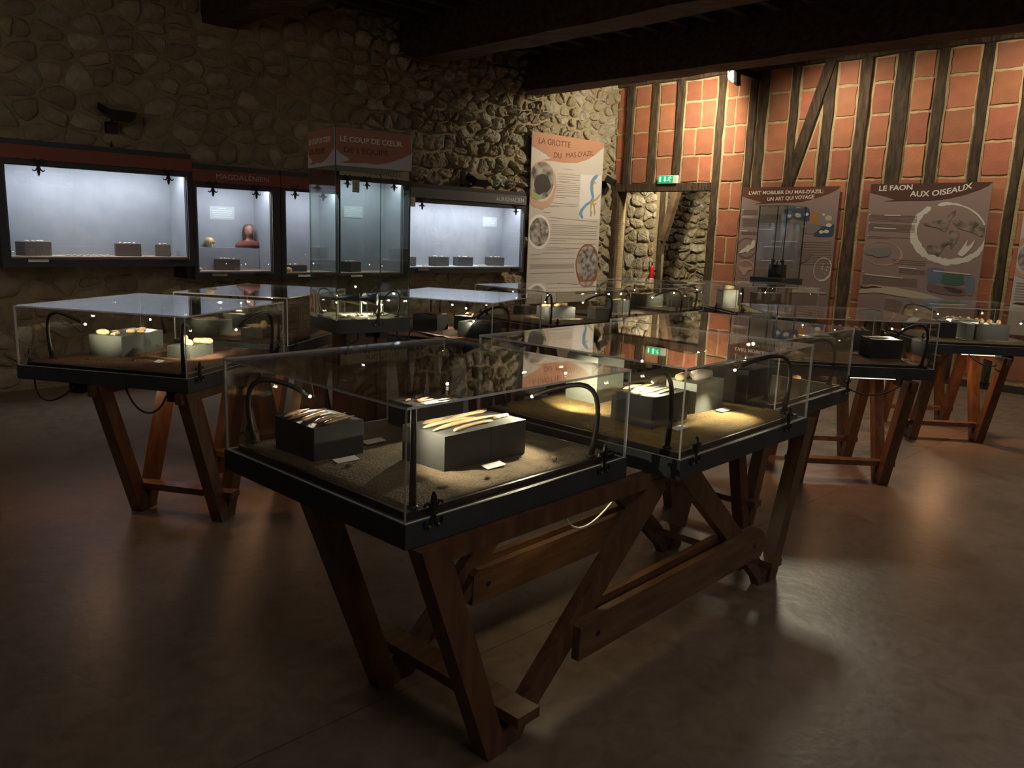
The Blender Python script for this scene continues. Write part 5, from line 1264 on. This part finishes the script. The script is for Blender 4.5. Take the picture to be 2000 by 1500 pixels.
    nb = MB().box(0, 0, 0, .125, .17, .003).build('number_card', M_card, t, False, frame(Vector((0, -1, 0)), Vector((0, 0, 1)), Vector((-1, 0, 0)), Vector((-.0052, wv - .010, z0 + .075))))
    lettering('21', .012, .030, .115, mat('bright_orange_number', (.60, .24, .06), .8), nb, .0035, width=.10, bold=.04)
    # small lamps in the corners
    for (x, y, a, e) in ((.05, wv - .06, -35, 1.6), (s - .06, .06, 140, 1.6), (s - .06, wv - .06, 220, 1.2)):
        gooseneck(t, x, y, zs, a, .09, .15, True, .05, e, (s / 2, wv / 2, zs), 100, .5)
    l = lamp('tower_lamp', 'SPOT', mw @ Vector((s / 2, wv / 2, zp - .02)), mw @ Vector((s / 2, wv / 2, z0)), 14, (.92, 1.0, .88), .02, 40, .7)
    # three loupes on pale stands over white flakes
    for i, (x, y, a, ln) in enumerate(((.11, .24, -20, .11), (.25, .20, -38, .09), (.42, .24, 190, .11))):
        w3 = mw @ T(x, y, zs + .004, a) @ Matrix.Scale(1.35, 4)
        lp = empty('loupe', w3, 'black conical loupe on a pale stand in the tall tower, %s from the left' % ORD[i], 'loupe', 'loupes in the tall tower')
        MB().box(-.005, -.006, 0, .004, .006, .068).build('stand', mat('pale_stand', (.70, .66, .55), .5), lp)
        MB().box(-.018, -.012, 0, .018, .012, .004).build('stand_foot', M_white, lp)
        ax = frame(Vector((0, 1, 0)), Vector((0, 0, 1)), Vector((1, 0, 0)), Vector((-.01, 0, .078)))
        MB().lathe([(.007, -.02), (.008, 0), (.030, ln), (.028, ln)], 16, m=ax).build('cone', M_black, lp, True)
        MB().lathe([(.027, ln - .004), (.0265, ln + .001), (.001, ln + .003)], 16, m=ax).build('lens', mat('lens_white', (.75, .76, .72), .25), lp, True)
    for i in range(6): find_chunk(mw, .08 + .065 * i, .10 + .03 * (i % 3), zs + .002, 40 * i, .06, .035, .014, M_flint if i % 2 else M_boner, 'pale flake on the sand of the tall tower, %s from the left' % ORD[i], 'flakes in the tall tower', 'flint_flake', 'flint', 400 + i)
tower()

# ================================================================== DARK TOWER BEFORE THE MAUVE POSTER
def tower2():
    mw = Matrix.Translation((3.19, 9.70, 0)) @ Matrix.Rotation(R(36), 4, 'Z')
    t = empty('display_tower', mw, 'unlit square glass tower on a dark wooden pillar in front of the mauve poster', 'display tower')
    z0 = 1.09; s = .36; wv = .40
    MB().prism([(-.03, -.03), (s + .03, -.03), (s + .03, wv + .03), (-.03, wv + .03)], z0, z0 + .075).build('tray', M_slate, t)
    MB().box(-.005, -.005, z0 - .05, s + .005, wv + .005, z0).build('collar', M_wood, t)
    MB().box(.04, .05, .05, s - .04, wv - .05, z0 - .05).build('pillar', M_wood, t); MB().box(0, 0, 0, s, wv, .05).build('foot', M_wood, t)
    za, zb = z0 + .075, 2.02; g = .008; TM = [M_towerglass, M_toweredge]
    pane((0, 0, za, s, g, zb), 'glass_side', t, 1, TM); pane((0, wv - g, za, s, wv, zb), 'glass_side', t, 1, TM)
    pane((0, g, za, g, wv - g, zb), 'glass_side', t, 0, TM); pane((s - g, g, za, s, wv - g, zb), 'glass_side', t, 0, TM)
    pane((0, 0, zb, s, wv, zb + g), 'glass_top', t, 2, TM)
    for x, y in ((0, 0), (s, 0), (0, wv), (s, wv)): MB().box(x - .003, y - .003, za, x + .003, y + .003, zb + .010).build('corner_strip', M_black, t)
    p = MB().box(.12, .12, za, .26, .28, za + .16, m=mw).build('plinth', M_black); tag(p, 'black cube plinth inside the unlit dark tower', 'plinth')
    b = MB(); b.tube([mw @ Vector(q) for q in bez((.17, .20, za + .16), (.20, .20, za + .30), (.25, .20, za + .40), (.26, .20, za + .58), 12)], [.009, .008, .008, .007, .007, .006, .006, .006, .007, .008, .007, .005, .003], 7)
    o = b.build('spear_thrower', M_boned, None, True); tag(o, 'thin curved spear thrower standing on the black plinth of the dark tower', 'spear thrower')
    for x, y, a in ((.05, .20, 0), (.31, .20, 180)):
        m = T(x, y, za, a)
        arm = MB().tube(bez((0, 0, 0), (-.02, 0, .05), (.0, 0, .12), (.015, 0, .16), 8), .004, 6).build('lamp_arm', M_black, t, True, m)
        MB().lathe([(.008, 0), (.028, .07), (.024, .07)], 12, m=T(.015, 0, .15, 0, 25)).build('lamp_shade', M_black, arm)
tower2()

# ================================================================== FLOODLIGHTS, EXIT SIGN, EXTINGUISHER
def flood(F_, s, z, o, label, tilt, turn, lit=False, size=(.24, .16), m=M_black, stem=.2, face=True):
    mw = F_ @ Matrix.Translation((s, z, o))
    t = empty('floodlight', mw, label, 'floodlight')
    MB().box(-.05, -.05 - stem, -o + .02, .05, .05 - stem, -o + .09).build('wall_box', m, t)
    MB().tube([(0, -stem, -o + .06), (0, -stem * .5, -o * .6), (0, 0, -.03)], .012, 8).build('bracket', m, t)
    M_ = Matrix.Rotation(R(turn), 4, 'Y') @ Matrix.Rotation(R(tilt), 4, 'X')
    b = MB(); w_, h = size
    b.box(-w_ / 2, -h / 2, -.06, w_ / 2, h / 2, .0)
    b.prism([(-w_ / 2, -.06), (w_ / 2, -.06), (w_ * .32, -.10), (-w_ * .32, -.10)], -h / 2, h / 2, m=Matrix.Rotation(0, 4, 'X') @ frame(Vector((1, 0, 0)), Vector((0, 0, 1)), Vector((0, -1, 0)), Vector((0, 0, 0))))
    hs = b.build('housing', m, t, False, M_)
    MB().box(-w_ / 2 + .012, -h / 2 + .012, .0, w_ / 2 - .012, h / 2 - .012, .003).build('lamp_glass', mat('flood_lit', (1, 1, 1), .4, emit=(1, .93, .82), estr=9) if lit else mat('flood_dark_glass', (.30, .28, .24), .25), hs)
    return t
flood(FL, -8.20, 2.60, .24, 'black floodlight on the stone wall above the longest showcase', -70, 10, size=(.26, .20), stem=.17)
o = MB().tube([FL @ Vector((-8.21, 2.40, .03)), FL @ Vector((-8.20, 2.30, .03)), FL @ Vector((-8.21, 2.23, .03))], .008, 6).build('power_cable', M_rubber, None, True); tag(o, 'short black cable below the floodlight over the longest showcase', 'cable')
flood(FL, -3.75, 2.30, .26, 'black floodlight with a lit grey face above the AURIGNACIEN showcase', -60, 12, size=(.24, .18), stem=.05)
flood(FL, -.95, 2.48, .24, 'black floodlight angled over the doorway corner', -60, 30, size=(.26, .14), stem=.10)
fb = empty('floodlight', FR @ Matrix.Translation((2.40, 3.715, .72)), 'bright white floodlight under the beam above the half-timbered wall', 'floodlight')
MB().box(-.02, .02, -.70, .05, .12, .02).build('bracket', M_black, fb)
Mf = Matrix.Rotation(R(-28), 4, 'Z') @ Matrix.Rotation(R(-38), 4, 'Y') @ Matrix.Rotation(R(30), 4, 'X')
hs = MB().box(-.14, -.085, -.05, .14, .085, .0).build('housing', mat('white_housing', (.75, .75, .74), .5), fb, False, Mf)
MB().box(-.125, -.07, 0, .125, .07, .003).build('lamp_glass', mat('flood_lit', (1, 1, 1), .4, emit=(1, .90, .68), estr=70), hs)
MB().box(.14, -.085, -.05, .30, .085, .0).build('barn_door', M_black, hs, False, Matrix.Identity(4))

ex = empty('exit_sign', FR @ Matrix.Translation((.915, 2.402, .03)), 'green lit emergency exit sign on the doorway lintel', 'exit sign')
MB().box(0, 0, 0, .335, .115, .06).build('body', M_white, ex)
MB().box(.006, .010, .06, .275, .106, .063).build('face', mat('exit_green', (.0, .35, .12), .4, emit=(.01, .50, .16), estr=.6), ex)
MW = mat('exit_white', (1, 1, 1), .4, emit=(.9, 1, .93), estr=.7)
MB().box(.035, .022, .063, .062, .094, .0645).build('door_symbol', MW, ex)
MB().prism([(.135, .022), (.165, .050), (.149, .050), (.149, .096), (.121, .096), (.121, .050), (.105, .050)], .063, .0645).build('arrow_symbol', mat('exit_glow', (.2, 1, .5), .4, emit=(.15, 1, .45), estr=3.0), ex)
run = MB()
run.lathe([(.0085, 0), (.0085, .0015)], 10, m=Matrix.Translation((.222, .092, .063)))
for a, b_ in (((.218, .084), (.206, .056)), ((.206, .058), (.190, .040)), ((.190, .040), (.178, .044)), ((.207, .057), (.226, .044)), ((.226, .044), (.222, .022)), ((.217, .080), (.236, .070)), ((.236, .070), (.248, .078)), ((.214, .080), (.196, .082)), ((.196, .082), (.188, .068))):
    run.bar((a[0], a[1], .0637), (b_[0], b_[1], .0637), .008, .0014, ref=(0, 0, 1))
run.build('running_figure', MW, ex)
fe = empty('fire_extinguisher', FR @ Matrix.Translation((.07, .80, -1.10)) @ Matrix.Scale(.68, 4), 'red fire extinguisher with a white label at the corner of the passage', 'extinguisher')
AX = frame(Vector((1, 0, 0)), Vector((0, 0, -1)), Vector((0, 1, 0)), Vector((0, 0, 0)))
MB().lathe([(.05, 0), (.055, .01), (.055, .40), (.045, .45), (.02, .48), (.001, .485)], 16, m=AX).build('cylinder', mat('signal_red', (.55, .02, .02), .35), fe, True)
MB().lathe([(.0556, .02), (.0556, .15)], 16, m=AX).build('label_sleeve', M_white, fe, True)
MB().lathe([(.018, .48), (.018, .53), (.008, .55)], 10, m=AX).build('valve', M_black, fe)
MB().box(-.01, .54, -.01, .09, .555, .01).build('handle', M_black, fe)
MB().box(-.02, .30, -.16, .02, .36, -.05).build('wall_hook', M_black, fe)
